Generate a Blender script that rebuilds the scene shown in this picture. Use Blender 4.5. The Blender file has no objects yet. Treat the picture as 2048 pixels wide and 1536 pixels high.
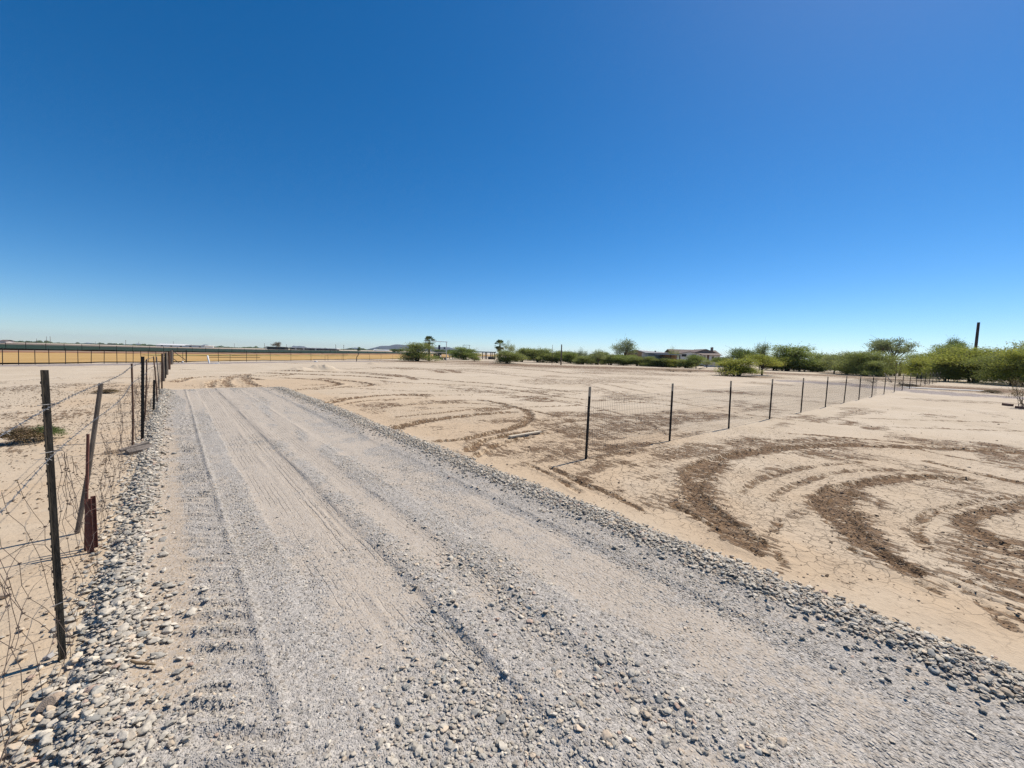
import bpy, math, random
import numpy as np
from mathutils import Vector, Matrix
R = math.radians
rnd = random.Random(7)
rng = np.random.default_rng(11)
scene = bpy.context.scene
col = scene.collection

# ------------------------------------------------------------------ camera
EYE = 1.65                                    # eye height in metres
F = 810.0                                     # focal length in photo pixels (2048 wide)
PITCH, ROLL, YAW = R(3.974), R(1.6), R(39.898)
fw = np.array([math.sin(YAW)*math.cos(PITCH), math.cos(YAW)*math.cos(PITCH), -math.sin(PITCH)])
r0 = np.array([math.cos(YAW), -math.sin(YAW), 0.0]); u0 = np.cross(r0, fw)
rt = r0*math.cos(ROLL) + u0*math.sin(ROLL)
up = u0*math.cos(ROLL) - r0*math.sin(ROLL)
cam = bpy.data.cameras.new('camera')
cam.sensor_width = 36.0; cam.lens = 36.0*F/2048.0
cam.clip_start = 0.05; cam.clip_end = 30000
camo = bpy.data.objects.new('camera', cam); col.objects.link(camo)
camo.matrix_world = Matrix(((rt[0], up[0], -fw[0], 0), (rt[1], up[1], -fw[1], 0), (rt[2], up[2], -fw[2], EYE), (0, 0, 0, 1)))
scene.camera = camo

# ------------------------------------------------------------------ light
SUN_EL, SUN_AZ = R(53.0), R(89.0)             # azimuth clockwise from +Y
world = bpy.data.worlds.new('World'); scene.world = world; world.use_nodes = True
nt = world.node_tree; nt.nodes.clear()
out = nt.nodes.new('ShaderNodeOutputWorld'); bg = nt.nodes.new('ShaderNodeBackground')
sky = nt.nodes.new('ShaderNodeTexSky'); sky.sky_type = 'NISHITA'; sky.sun_disc = False
sky.sun_elevation = SUN_EL; sky.sun_rotation = SUN_AZ
sky.altitude = 400; sky.air_density = 0.75; sky.dust_density = 0.22; sky.ozone_density = 4.0
hsv = nt.nodes.new('ShaderNodeHueSaturation'); hsv.inputs['Saturation'].default_value = 1.34; hsv.inputs['Hue'].default_value = 0.498
bg.inputs['Strength'].default_value = 0.110
nt.links.new(sky.outputs[0], hsv.inputs['Color']); nt.links.new(hsv.outputs[0], bg.inputs['Color'])
nt.links.new(bg.outputs[0], out.inputs['Surface'])
sl = bpy.data.lights.new('sun', 'SUN'); sl.energy = 5.0; sl.angle = R(0.53); sl.color = (1.0, 0.935, 0.845)
so = bpy.data.objects.new('sun', sl); col.objects.link(so)
sd = Vector((math.cos(SUN_EL)*math.sin(SUN_AZ), math.cos(SUN_EL)*math.cos(SUN_AZ), math.sin(SUN_EL)))
so.rotation_euler = sd.to_track_quat('Z', 'Y').to_euler(); so.location = (20, 0, 30)
scene.view_settings.view_transform = 'Standard'; scene.view_settings.look = 'None'
scene.cycles.use_denoising = True; scene.cycles.denoising_prefilter = 'NONE'
scene.view_settings.exposure = 0.2; scene.view_settings.gamma = 1.0

# ------------------------------------------------------------------ helpers
def ray(x, y):
    return fw + rt*(x - 1024)/F - up*(y - 768)/F
def G(x, y, z=0.0):                           # photo pixel -> point on the ground
    d = ray(x, y); t = (z - EYE)/d[2]
    return np.array([d[0]*t, d[1]*t])
def depth(x, y):                              # metres along the view axis
    return float(np.array([x, y, -EYE]) @ fw)
def Pz(x, y, c):                              # photo pixel at a given depth -> 3-D point
    p = ray(x, y)*c
    return np.array([p[0], p[1], p[2] + EYE])

def tag(o, label=None, cat=None, group=None, kind=None):
    if label: o['label'] = label
    if cat: o['category'] = cat
    if group: o['group'] = group
    if kind: o['kind'] = kind
    return o
def empty(name, loc=(0, 0, 0), rz=0.0, label=None, cat=None, group=None):
    o = bpy.data.objects.new(name, None); col.objects.link(o)
    o.empty_display_size = 0.2
    o.location = loc; o.rotation_euler = (0, 0, rz)
    return tag(o, label, cat, group)
def mesh_np(name, V, Fc, mats, parent=None, smooth=False, mat_idx=None):
    """V (n,3) array, Fc (m,k) array with k = 3 or 4"""
    me = bpy.data.meshes.new(name)
    V = np.asarray(V, np.float32); Fc = np.asarray(Fc, np.int32); k = Fc.shape[1]
    me.vertices.add(len(V)); me.vertices.foreach_set('co', V.ravel())
    me.loops.add(Fc.size); me.loops.foreach_set('vertex_index', Fc.ravel())
    me.polygons.add(len(Fc)); me.polygons.foreach_set('loop_start', np.arange(0, Fc.size, k, dtype=np.int32))
    if not isinstance(mats, (list, tuple)): mats = [mats]
    for m in mats: me.materials.append(m)
    if mat_idx is not None: me.polygons.foreach_set('material_index', np.asarray(mat_idx, np.int32))
    me.update(calc_edges=True); me.validate()
    me.polygons.foreach_set('use_smooth', np.full(len(Fc), smooth, bool))
    o = bpy.data.objects.new(name, me); col.objects.link(o)
    if parent: o.parent = parent
    return o
def attr(o, name, vals, typ='FLOAT', dom='POINT'):
    a = o.data.attributes.new(name, typ, dom)
    a.data.foreach_set('color' if typ == 'FLOAT_COLOR' else 'value', np.asarray(vals, np.float32).ravel())
class MB:
    def __init__(s): s.v = []; s.f = []
    def box(s, c, d, rot=None):
        b = len(s.v)
        for z in (-.5, .5):
            for x, y in ((-.5, -.5), (.5, -.5), (.5, .5), (-.5, .5)):
                p = Vector((x*d[0], y*d[1], z*d[2]))
                if rot: p = rot @ p
                s.v.append(tuple(p + Vector(c)))
        for q in ((0, 3, 2, 1), (4, 5, 6, 7), (0, 1, 5, 4), (1, 2, 6, 5), (2, 3, 7, 6), (3, 0, 4, 7)):
            s.f.append(tuple(b + i for i in q))
        return s
    def prism(s, prof, axis0, axis1):
        """profile (list of 2-D offsets in x,y) swept from point axis0 to axis1, both ends closed"""
        b = len(s.v); n = len(prof)
        for a in (axis0, axis1):
            for p in prof: s.v.append((a[0] + p[0], a[1] + p[1], a[2]))
        for i in range(n):
            j = (i + 1) % n; s.f.append((b+i, b+j, b+n+j, b+n+i))
        s.f.append(tuple(b + n - 1 - i for i in range(n))); s.f.append(tuple(b + n + i for i in range(n)))
        return s
    def tube(s, pts, r, k=5, cap=True):
        pts = [Vector(p) for p in pts]; n = len(pts); b = len(s.v)
        rs = r if isinstance(r, (list, tuple)) else [r]*n
        for i, p in enumerate(pts):
            t = (pts[min(i+1, n-1)] - pts[max(i-1, 0)])
            t = t.normalized() if t.length > 1e-9 else Vector((0, 0, 1))
            a = Vector((0, 0, 1)) if abs(t.z) < .9 else Vector((1, 0, 0))
            x = t.cross(a).normalized(); y = t.cross(x)
            for j in range(k):
                an = 2*math.pi*j/k
                s.v.append(tuple(p + (x*math.cos(an) + y*math.sin(an))*rs[i]))
        for i in range(n-1):
            for j in range(k):
                j2 = (j+1) % k
                s.f.append((b+i*k+j, b+i*k+j2, b+(i+1)*k+j2, b+(i+1)*k+j))
        if cap and k > 2:
            s.f.append(tuple(b + k - 1 - j for j in range(k))); s.f.append(tuple(b + (n-1)*k + j for j in range(k)))
        return s
    def poly(s, pts):
        b = len(s.v); s.v += [tuple(p) for p in pts]; s.f.append(tuple(range(b, b+len(pts)))); return s
    def slab(s, pts, n, t):
        """a flat polygon pts given thickness t along -n"""
        b = len(s.v); k = len(pts); n = Vector(n).normalized()
        s.v += [tuple(p) for p in pts]; s.v += [tuple(Vector(p) - n*t) for p in pts]
        s.f.append(tuple(range(b, b+k))); s.f.append(tuple(b + k + k - 1 - i for i in range(k)))
        for i in range(k):
            j = (i+1) % k; s.f.append((b+i, b+k+i, b+k+j, b+j))
        return s
    def build(s, name, m, parent=None, smooth=False):
        me = bpy.data.meshes.new(name); me.from_pydata(s.v, [], s.f); me.materials.append(m); me.update()
        if smooth: me.polygons.foreach_set('use_smooth', [True]*len(me.polygons))
        o = bpy.data.objects.new(name, me); col.objects.link(o)
        if parent: o.parent = parent
        return o

TAB = np.random.default_rng(3).random((256, 256)).astype(np.float32)
def vnoise(x, y):
    xi = np.floor(x).astype(np.int64); yi = np.floor(y).astype(np.int64)
    fx = x - xi; fy = y - yi; fx = fx*fx*(3-2*fx); fy = fy*fy*(3-2*fy)
    a = TAB[xi & 255, yi & 255]; b = TAB[(xi+1) & 255, yi & 255]; c = TAB[xi & 255, (yi+1) & 255]; d = TAB[(xi+1) & 255, (yi+1) & 255]
    return a + (b-a)*fx + (c-a)*fy + (a-b-c+d)*fx*fy
def fbm(x, y, o=4, g=.5):
    s = 0; a = 1; t = 0
    for i in range(o):
        s = s + a*vnoise(x + 17.3*i, y + 9.1*i); t += a; a *= g; x = x*2.03; y = y*2.03
    return s/t
def sstep(a, b, x):
    t = np.clip((x-a)/(b-a), 0, 1); return t*t*(3-2*t)

# ------------------------------------------------------------------ node materials
class NT:
    def __init__(s, name):
        s.m = bpy.data.materials.new(name); s.m.use_nodes = True; s.t = s.m.node_tree
        s.b = s.t.nodes['Principled BSDF']; s.out = s.t.nodes['Material Output']
        s.b.inputs['Roughness'].default_value = .9; s.b.inputs['Specular IOR Level'].default_value = .2
    def n(s, typ, **kw):
        nd = s.t.nodes.new(typ)
        for k, v in kw.items(): setattr(nd, k, v)
        return nd
    def l(s, a, b): s.t.links.new(a, b)
    def put(s, sock, v):
        if hasattr(v, 'is_output'): s.l(v, sock)
        elif isinstance(v, (tuple, list)) and len(v) == 3 and sock.type == 'RGBA': sock.default_value = (*v, 1)
        else: sock.default_value = v
    def math(s, op, a, b=0.0, c=None, clamp=False):
        nd = s.n('ShaderNodeMath', operation=op, use_clamp=clamp)
        s.put(nd.inputs[0], a); s.put(nd.inputs[1], b)
        if c is not None: s.put(nd.inputs[2], c)
        return nd.outputs[0]
    def mix(s, f, a, b, blend='MIX'):
        nd = s.n('ShaderNodeMix', data_type='RGBA', blend_type=blend)
        s.put(nd.inputs[0], f); s.put(nd.inputs[6], a); s.put(nd.inputs[7], b); return nd.outputs[2]
    def at(s, name):
        return s.n('ShaderNodeAttribute', attribute_name=name).outputs['Fac']
    def atc(s, name):
        return s.n('ShaderNodeAttribute', attribute_name=name).outputs['Color']
    def pos(s):
        return s.n('ShaderNodeNewGeometry').outputs['Position']
    def obj(s):
        return s.n('ShaderNodeTexCoord').outputs['Object']
    def map(s, v, scale=(1, 1, 1), rot=(0, 0, 0)):
        nd = s.n('ShaderNodeMapping'); s.l(v, nd.inputs[0]); nd.inputs['Scale'].default_value = scale; nd.inputs['Rotation'].default_value = rot
        return nd.outputs[0]
    def noise(s, v, sc, det=4, rough=.55, dist=0):
        nd = s.n('ShaderNodeTexNoise'); s.l(v, nd.inputs['Vector'])
        nd.inputs['Scale'].default_value = sc; nd.inputs['Detail'].default_value = det
        nd.inputs['Roughness'].default_value = rough; nd.inputs['Distortion'].default_value = dist
        return nd.outputs['Fac']
    def vor(s, v, sc, feat='F1', out='Distance', rnd=1.0, dims='3D'):
        nd = s.n('ShaderNodeTexVoronoi', feature=feat, voronoi_dimensions=dims); s.l(v, nd.inputs['Vector'])
        nd.inputs['Scale'].default_value = sc; nd.inputs['Randomness'].default_value = rnd
        return nd.outputs[out]
    def ss(s, a, b, x):
        nd = s.n('ShaderNodeMapRange', interpolation_type='SMOOTHSTEP'); s.put(nd.inputs[0], x)
        nd.inputs[1].default_value = a; nd.inputs[2].default_value = b; return nd.outputs[0]
    def bump(s, h, dist, strength=1.0, normal=None):
        nd = s.n('ShaderNodeBump'); s.l(h, nd.inputs['Height']); nd.inputs['Distance'].default_value = dist
        nd.inputs['Strength'].default_value = strength
        if normal is not None: s.l(normal, nd.inputs['Normal'])
        return nd.outputs[0]
    def base(s, c): s.put(s.b.inputs['Base Color'], c); return s
    def norm(s, n): s.l(n, s.b.inputs['Normal']); return s
    def rough(s, v): s.put(s.b.inputs['Roughness'], v); return s

def mottled(name, c1, c2, sc=6.0, rough=.85, bump=.004, stretch=(1, 1, 1), metal=0.0, turn=0.0):
    t = NT(name); v = t.obj()
    if turn: v = t.map(v, (1, 1, 1), (0, 0, turn))
    v = t.map(v, stretch)
    n1 = t.noise(v, sc, 5, .6); n2 = t.noise(v, sc*7, 3, .6)
    f = t.ss(.3, .7, t.math('ADD', t.math('MULTIPLY', n1, .7), t.math('MULTIPLY', n2, .3)))
    t.base(t.mix(f, c1, c2)).rough(rough)
    t.norm(t.bump(n2, bump)); t.b.inputs['Metallic'].default_value = metal
    return t.m

# ground ---------------------------------------------------------------
def mat_ground():
    t = NT('desert_soil'); p = t.pos()
    dark, warm, grav, crk = t.at('dark'), t.at('warm'), t.at('pebbles'), t.at('cracks')
    n_big = t.noise(p, .35, 4, .6); n_mid = t.noise(p, 2.2, 5, .62); n_fine = t.noise(p, 17, 5, .65); n_vf = t.noise(p, 90, 3, .6)
    sand = t.mix(t.ss(.3, .7, n_big), (.468, .378, .270), (.525, .433, .320))
    sand = t.mix(t.math('MULTIPLY', warm, 1.0, clamp=True), sand, (.482, .362, .238))
    sand = t.mix(t.math('MULTIPLY', t.ss(.5, .75, n_mid), .35), sand, (0.348, 0.267, 0.185))
    sand = t.mix(t.math('MULTIPLY', t.ss(.52, .7, n_fine), .35), sand, (0.322, 0.245, 0.168))
    # scattered crumbs of darker soil
    vo = t.vor(p, 16); crumbs = t.math('MULTIPLY', t.ss(.2, .08, vo), t.ss(.5, .64, n_mid))
    sand = t.mix(t.math('MULTIPLY', crumbs, .7), sand, (0.174, 0.116, 0.071))
    # cracks of the dried mud
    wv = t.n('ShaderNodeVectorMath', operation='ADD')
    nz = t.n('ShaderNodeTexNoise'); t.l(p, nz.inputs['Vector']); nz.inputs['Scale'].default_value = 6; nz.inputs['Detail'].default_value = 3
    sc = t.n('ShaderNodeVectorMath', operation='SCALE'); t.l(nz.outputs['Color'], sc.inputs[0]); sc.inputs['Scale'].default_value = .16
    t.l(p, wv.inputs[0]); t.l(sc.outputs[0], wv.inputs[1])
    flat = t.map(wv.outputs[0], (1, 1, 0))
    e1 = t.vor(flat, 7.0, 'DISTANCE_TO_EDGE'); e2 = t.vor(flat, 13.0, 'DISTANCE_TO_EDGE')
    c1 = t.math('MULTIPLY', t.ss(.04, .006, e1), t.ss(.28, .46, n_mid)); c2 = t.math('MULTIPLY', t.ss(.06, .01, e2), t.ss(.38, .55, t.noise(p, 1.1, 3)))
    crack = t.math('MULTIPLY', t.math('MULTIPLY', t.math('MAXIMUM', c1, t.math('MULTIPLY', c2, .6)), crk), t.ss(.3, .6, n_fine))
    sand = t.mix(t.math('MULTIPLY', crack, .75), sand, (0.165, 0.112, 0.067))  # shade of the crack depth, painted in as a darker colour
    # gravelly strips
    vc = t.n('ShaderNodeTexVoronoi'); t.l(p, vc.inputs['Vector']); vc.inputs['Scale'].default_value = 9
    gsp = t.n('ShaderNodeSeparateColor'); t.l(vc.outputs['Color'], gsp.inputs[0])
    gcol = t.mix(gsp.outputs[0], (0.174, 0.142, 0.126), (0.348, 0.297, 0.269))
    gm = t.ss(.35, .6, t.math('ADD', grav, t.math('MULTIPLY', t.math('SUBTRACT', n_mid, .5), .9)))
    sand = t.mix(t.math('MULTIPLY', gm, .9), sand, gcol)
    # turned-up damp soil; by the far bushes, brown ground with painted shade
    n_st = t.noise(t.map(p, (1.0, .2, 1.0), (0, 0, 0)), 13, 5, .7)
    br = t.math('ADD', t.math('MULTIPLY', t.math('SUBTRACT', n_mid, .5), 1.5), t.math('ADD', t.math('MULTIPLY', t.math('SUBTRACT', n_fine, .5), 1.4), t.math('MULTIPLY', t.math('SUBTRACT', n_st, .5), 3.8)))
    dm = t.ss(.34, .66, t.math('ADD', dark, t.math('MULTIPLY', br, t.ss(.02, .25, dark))))
    dcol = t.mix(t.ss(.35, .65, n_fine), (.088, .051, .026), (.235, .147, .080))
    dcol = t.mix(t.math('MULTIPLY', t.ss(.5, .72, n_st), .55), dcol, (0.348, 0.267, 0.185))
    c = t.mix(dm, sand, dcol)
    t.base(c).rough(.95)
    h = t.math('ADD', t.math('MULTIPLY', n_mid, .6), t.math('MULTIPLY', n_fine, .28))
    h = t.math('ADD', h, t.math('MULTIPLY', n_vf, .06))
    h = t.math('SUBTRACT', h, t.math('MULTIPLY', crack, .28))
    h = t.math('ADD', h, t.math('MULTIPLY', dm, t.math('ADD', t.math('MULTIPLY', t.vor(p, 30), .3), t.math('MULTIPLY', n_st, .35))))
    h = t.math('ADD', h, t.math('MULTIPLY', gm, t.math('MULTIPLY', vc.outputs['Distance'], -.6)))
    h = t.math('ADD', h, t.math('MULTIPLY', crumbs, .25))
    t.norm(t.bump(h, .045, .8)); return t.m
def mat_drive():
    t = NT('gravel_drive'); p = t.pos(); dust, tread, warm = t.at('dust'), t.at('tread'), t.at('warm')
    n_mid = t.noise(p, 2.6, 5, .6); n_fine = t.noise(p, 24, 4, .6)
    va = t.n('ShaderNodeTexVoronoi'); t.l(p, va.inputs['Vector']); va.inputs['Scale'].default_value = 52
    vb = t.n('ShaderNodeTexVoronoi'); t.l(p, vb.inputs['Vector']); vb.inputs['Scale'].default_value = 120
    sa = t.n('ShaderNodeSeparateColor'); t.l(va.outputs['Color'], sa.inputs[0])
    sb = t.n('ShaderNodeSeparateColor'); t.l(vb.outputs['Color'], sb.inputs[0])
    ga = t.mix(sa.outputs[0], (.235, .216, .19), (.555, .507, .442)); ga = t.mix(t.math('MULTIPLY', sa.outputs[1], .35), ga, (0.401, 0.321, 0.236))
    gb = t.mix(sb.outputs[0], (.27, .246, .214), (.50, .452, .394))
    g = t.mix(t.ss(.45, .55, sa.outputs[2]), gb, ga)
    d = t.mix(n_mid, (0.401, 0.329, 0.251), (0.458, 0.380, 0.291))
    d = t.mix(warm, d, (0.401, 0.302, 0.199))
    d = t.mix(t.math('MULTIPLY', t.ss(.35, .6, sb.outputs[0]), .45), d, gb); d = t.mix(t.math('MULTIPLY', t.ss(.6, .7, sa.outputs[1]), .4), d, ga)
    dm = t.ss(.32, .68, t.math('ADD', dust, t.math('ADD', t.math('MULTIPLY', t.math('SUBTRACT', n_mid, .5), 1.5), t.math('MULTIPLY', t.math('SUBTRACT', n_fine, .5), 1.2))))
    t.base(t.mix(t.math('MULTIPLY', dm, .8), g, d)).rough(.92)
    # tyre print: fine zigzag grooves running along the drive
    sp = t.n('ShaderNodeSeparateXYZ'); t.l(p, sp.inputs[0])
    zig = t.math('MULTIPLY', t.math('PINGPONG', t.math('ADD', sp.outputs[1], t.math('MULTIPLY', n_mid, .04)), .06), t.ss(1.4, 2.0, sp.outputs[0]))
    ph = t.math('ADD', sp.outputs[0], t.math('MULTIPLY', zig, .28))
    ph = t.math('ADD', ph, t.math('ADD', t.math('MULTIPLY', n_mid, .05), t.math('MULTIPLY', n_fine, .02)))
    gr = t.ss(.12, .02, t.math('PINGPONG', t.math('MULTIPLY', ph, 22.0), .5))
    gr = t.math('MULTIPLY', t.math('MULTIPLY', gr, tread), t.ss(.43, .57, t.noise(t.map(p, (1, .25, 1)), 3.6, 4, .7)))
    stone = t.math('MULTIPLY', t.ss(.6, .05, va.outputs['Distance']), t.ss(.35, .55, sa.outputs[2]))
    stone = t.math('ADD', stone, t.math('MULTIPLY', t.ss(.55, .05, vb.outputs['Distance']), .35))
    h = t.math('MULTIPLY', stone, t.math('SUBTRACT', 1.0, t.math('MULTIPLY', dm, .58)))
    h = t.math('ADD', h, t.math('MULTIPLY', n_mid, .9))
    h = t.math('SUBTRACT', h, t.math('MULTIPLY', gr, t.math('SUBTRACT', .8, t.math('MULTIPLY', t.ss(1.5, 2.1, sp.outputs[0]), .52))))
    t.norm(t.bump(h, .011, 1.0)); return t.m
def mat_attr_color(name, rough=.85, sc=60, bump=.003, amt=.35):
    t = NT(name); c = t.atc('tint'); p = t.pos(); n = t.noise(p, sc, 4, .6)
    c = t.mix(t.math('MULTIPLY', t.ss(.4, .7, n), amt), c, t.mix(.5, c, (.12, .1, .085)))
    t.base(c).rough(rough); t.norm(t.bump(n, bump)); return t.m
def mat_leaf(name, a, b, dry=(.20, .16, .06), dry_amt=.1, trans=.3):
    t = NT(name); f = t.at('tint')
    c = t.mix(f, a, b); c = t.mix(t.math('MULTIPLY', t.ss(.82, .95, f), dry_amt), c, dry)
    t.base(c).rough(.75)
    tr = t.n('ShaderNodeBsdfTranslucent'); t.put(tr.inputs['Color'], t.mix(.4, c, (.42, .5, .08)))
    ms = t.n('ShaderNodeMixShader'); ms.inputs[0].default_value = trans
    t.l(t.b.outputs[0], ms.inputs[1]); t.l(tr.outputs[0], ms.inputs[2]); t.l(ms.outputs[0], t.out.inputs['Surface'])
    return t.m
M = {}
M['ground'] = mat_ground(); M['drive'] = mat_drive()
M['stone'] = mat_attr_color('river_stone', .8, 70); M['clod'] = mat_attr_color('soil_clod', .95, 40, .006)
M['olive'] = mat_leaf('mesquite_leaf', (.14, .155, .055), (.33, .34, .125), trans=.42)
M['yellowgreen'] = mat_leaf('palo_verde_leaf', (.20, .21, .04), (.44, .41, .09), (.46, .34, .04), .6, .45)
M['green'] = mat_leaf('green_leaf', (.11, .145, .045), (.28, .32, .10), trans=.42)
M['grey'] = mat_leaf('grey_green_leaf', (.13, .15, .10), (.29, .315, .21), trans=.4)
M['darkgreen'] = mat_leaf('dark_leaf', (.065, .10, .035), (.15, .20, .07))
M['pale'] = mat_leaf('pale_twig_leaf', (.21, .225, .11), (.38, .385, .22), trans=.4)
M['dry'] = mat_leaf('dry_twig', (.13, .085, .05), (.26, .18, .10), trans=.1)
M['palm'] = mat_leaf('palm_frond', (.05, .075, .03), (.13, .165, .065), (.3, .22, .11), .8, .2)
M['bark'] = mottled('dark_bark', (.055, .042, .033), (.11, .085, .065), 9, stretch=(1, 1, .3))
M['palmbark'] = mottled('palm_bark', (.12, .09, .065), (.22, .17, .12), 7)
M['postdark'] = mottled('dark_painted_steel', (.012, .012, .011), (.035, .028, .024), 14, .55)
M['postgreen'] = mottled('weathered_green_steel', (.028, .025, .02), (.105, .085, .06), 11, .7, stretch=(1, 1, .25))
M['postrust'] = mottled('rusted_steel', (.06, .035, .025), (.13, .075, .05), 18, .85)
M['redrust'] = mottled('red_brown_steel', (.13, .052, .038), (.22, .095, .07), 12, .7)
M['posttip'] = mottled('bleached_post_tip', (.30, .25, .18), (.45, .39, .30), 25, .8)
M['wire'] = mottled('galvanised_wire', (.14, .135, .13), (.26, .255, .25), 30, .5, 0, metal=.6)
M['oldwire'] = mottled('rusty_wire', (.075, .055, .045), (.15, .11, .085), 30, .7, 0)
M['newwire'] = mottled('fence_wire', (.10, .10, .10), (.17, .17, .17), 30, .6, 0, metal=.3)
M['wood'] = mottled('grey_wood', (.10, .08, .065), (.20, .165, .13), 5, stretch=(6, 6, .5))
M['polewood'] = mottled('brown_pole_wood', (.05, .034, .027), (.10, .068, .052), 4, stretch=(4, 4, .4))
M['lumber'] = mottled('pale_lumber', (.50, .41, .29), (.62, .53, .40), 6, stretch=(.5, 6, 6))
M['white'] = mottled('white_paint', (.60, .585, .56), (.72, .705, .68), 4)
M['cream'] = mottled('pale_stucco', (.52, .46, .42), (.60, .54, .50), 3)
M['brownroof'] = mottled('brown_shingle_roof', (.13, .095, .08), (.20, .15, .125), 3)
M['tanroof'] = mottled('tan_brown_roof', (.17, .13, .108), (.25, .195, .16), 3)
M['brickwall'] = mottled('pinkish_gable_wall', (.25, .185, .155), (.32, .24, .20), 4)
M['orangewall'] = mottled('tan_orange_wall', (.34, .20, .11), (.44, .27, .155), 3)
M['metalroof'] = mottled('grey_metal_roof', (.42, .42, .41), (.55, .55, .54), 3, .5)
M['greyroof'] = mottled('grey_roof', (.22, .215, .21), (.30, .295, .29), 3)
M['trim'] = mottled('brown_trim', (.09, .05, .04), (.14, .085, .07), 6)
M['window'] = mottled('dark_glass', (.02, .022, .025), (.05, .05, .055), 5, .15, 0)
M['door'] = mottled('red_brown_door', (.11, .06, .05), (.16, .085, .07), 6)
M['blue'] = mottled('dark_blue_panel', (.012, .02, .06), (.03, .04, .09), 6)
M['darkshed'] = mottled('dark_shed_panel', (.025, .024, .024), (.06, .055, .05), 6)
M['concrete'] = mottled('pale_concrete', (.46, .42, .37), (.58, .54, .48), 3)
M['pvc'] = mottled('white_plastic_pipe', (.70, .70, .68), (.8, .8, .78), 8, .5)
M['chip'] = mottled('grey_broken_wood', (.13, .11, .09), (.24, .2, .165), 9)
M['tanrock'] = mottled('tan_rock', (.36, .27, .19), (.52, .41, .31), 30, .85, .006)
M['hillm'] = mottled('rocky_hill_slope', (.040, .046, .054), (.075, .078, .08), .012, 1, 0)
M['stubble'] = mottled('golden_stubble', (.36, .215, .075), (.505, .33, .125), .5, .95, .05, stretch=(.12, 1, 1), turn=-R(45))
M['brownfield'] = mottled('brown_fallow', (.22, .14, .09), (.33, .23, .15), .15, .95, .05)
M['tanfield'] = mottled('tan_fallow', (.145, .108, .08), (.21, .158, .12), .08, .95, .05)
M['redfield'] = mottled('reddish_fallow', (.24, .11, .055), (.31, .16, .08), .1, .95, .05)
M['cropgreen'] = mottled('dark_green_crop', (.009, .022, .011), (.026, .046, .021), .4, .9, .1, stretch=(.1, 1, 1), turn=-R(45))
M['weed'] = mottled('pale_green_strip', (.20, .19, .06), (.30, .26, .09), .4, .9, .05)

# ------------------------------------------------------------------ terrain
def rise(x, y):
    """the far ground climbs very gently beyond the far fence"""
    d = np.hypot(x, y); az = np.degrees(np.arctan2(x, y))
    g = sstep(-2, 26, az)*(1 - sstep(52, 66, az))
    return .0052*np.maximum(0, d-110)*g
def axis(f0, f1, d0, left, right):
    a = list(np.arange(f0, f1 + 1e-6, d0))
    for sgn, steps, lst in ((1, right, a), (-1, left, None)):
        x = f1 if sgn > 0 else f0; d = d0; o = []
        for gr, lim in steps:
            while abs(x) < lim if sgn*x > 0 or abs(x) < 1.5 else True:
                d *= gr; x += sgn*d; o.append(x)
        if sgn > 0: a = a + o
        else: a = o[::-1] + a
    return np.array(a)
GX = axis(-1.1, 6.4, .02, [(1.022, 90), (1.09, 9000)], [(1.010, 150), (1.07, 9500)])
GY = axis(-.8, 6.2, .02, [(1.03, 8), (1.15, 3000)], [(1.010, 150), (1.07, 9500)])
XX, YY = np.meshgrid(GX, GY, indexing='ij')
A = {k: np.zeros_like(XX) for k in ('dark', 'warm', 'pebbles', 'cracks', 'dust', 'tread')}
ZZ = np.zeros_like(XX)

def catmull(pts, n=5):
    P = np.array(pts, float); P = np.vstack([2*P[0]-P[1], P, 2*P[-1]-P[-2]]); o = []
    for i in range(1, len(P)-2):
        for t in np.linspace(0, 1, n, endpoint=False):
            a, b, c, d = P[i-1], P[i], P[i+1], P[i+2]
            o.append(.5*((2*b) + (c-a)*t + (2*a-5*b+4*c-d)*t*t + (3*b-a-3*c+d)*t**3))
    o.append(P[-2]); return np.array(o)
def stroke(pix, w0, amt, hz=0.0, key='dark', world_pts=False, wob=.25):
    """soft band of width w along a curve (given where it lies in the photo, laid on the ground)"""
    P = np.array([p if world_pts else G(*p) for p in catmull(pix)]); w0 = w0*(.76 if key == 'dark' else 1)
    for a, b in zip(P[:-1], P[1:]):
        L2 = max(1e-9, ((b-a)**2).sum()); w = w0 if world_pts else max(w0, .00042*float((a**2).sum())); pad = w*2.6
        i0, i1 = np.searchsorted(GX, [min(a[0], b[0])-pad, max(a[0], b[0])+pad]); j0, j1 = np.searchsorted(GY, [min(a[1], b[1])-pad, max(a[1], b[1])+pad])
        if i1 <= i0 or j1 <= j0: continue
        x = XX[i0:i1, j0:j1]; y = YY[i0:i1, j0:j1]
        t = np.clip(((x-a[0])*(b[0]-a[0]) + (y-a[1])*(b[1]-a[1]))/L2, 0, 1)
        d = np.hypot(x-a[0]-t*(b[0]-a[0]), y-a[1]-t*(b[1]-a[1]))
        d = d*(1 + wob*2*(vnoise(x*2.1+5, y*2.1)-.5) + wob*(vnoise(x*9, y*9)-.5))
        v = amt*np.exp(-(d/w)**2.6)
        A[key][i0:i1, j0:j1] = np.maximum(A[key][i0:i1, j0:j1], v)
        if hz:
            # a rut: pressed centre, small banks
            r = hz*(np.exp(-((d-1.15*w)/(.35*w))**2)*.7 - np.exp(-(d/(.8*w))**2))
            s = ZB[i0:i1, j0:j1]; ZB[i0:i1, j0:j1] = np.where(np.abs(r) > np.abs(s), r, s)
ZB = np.zeros_like(XX)
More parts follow.
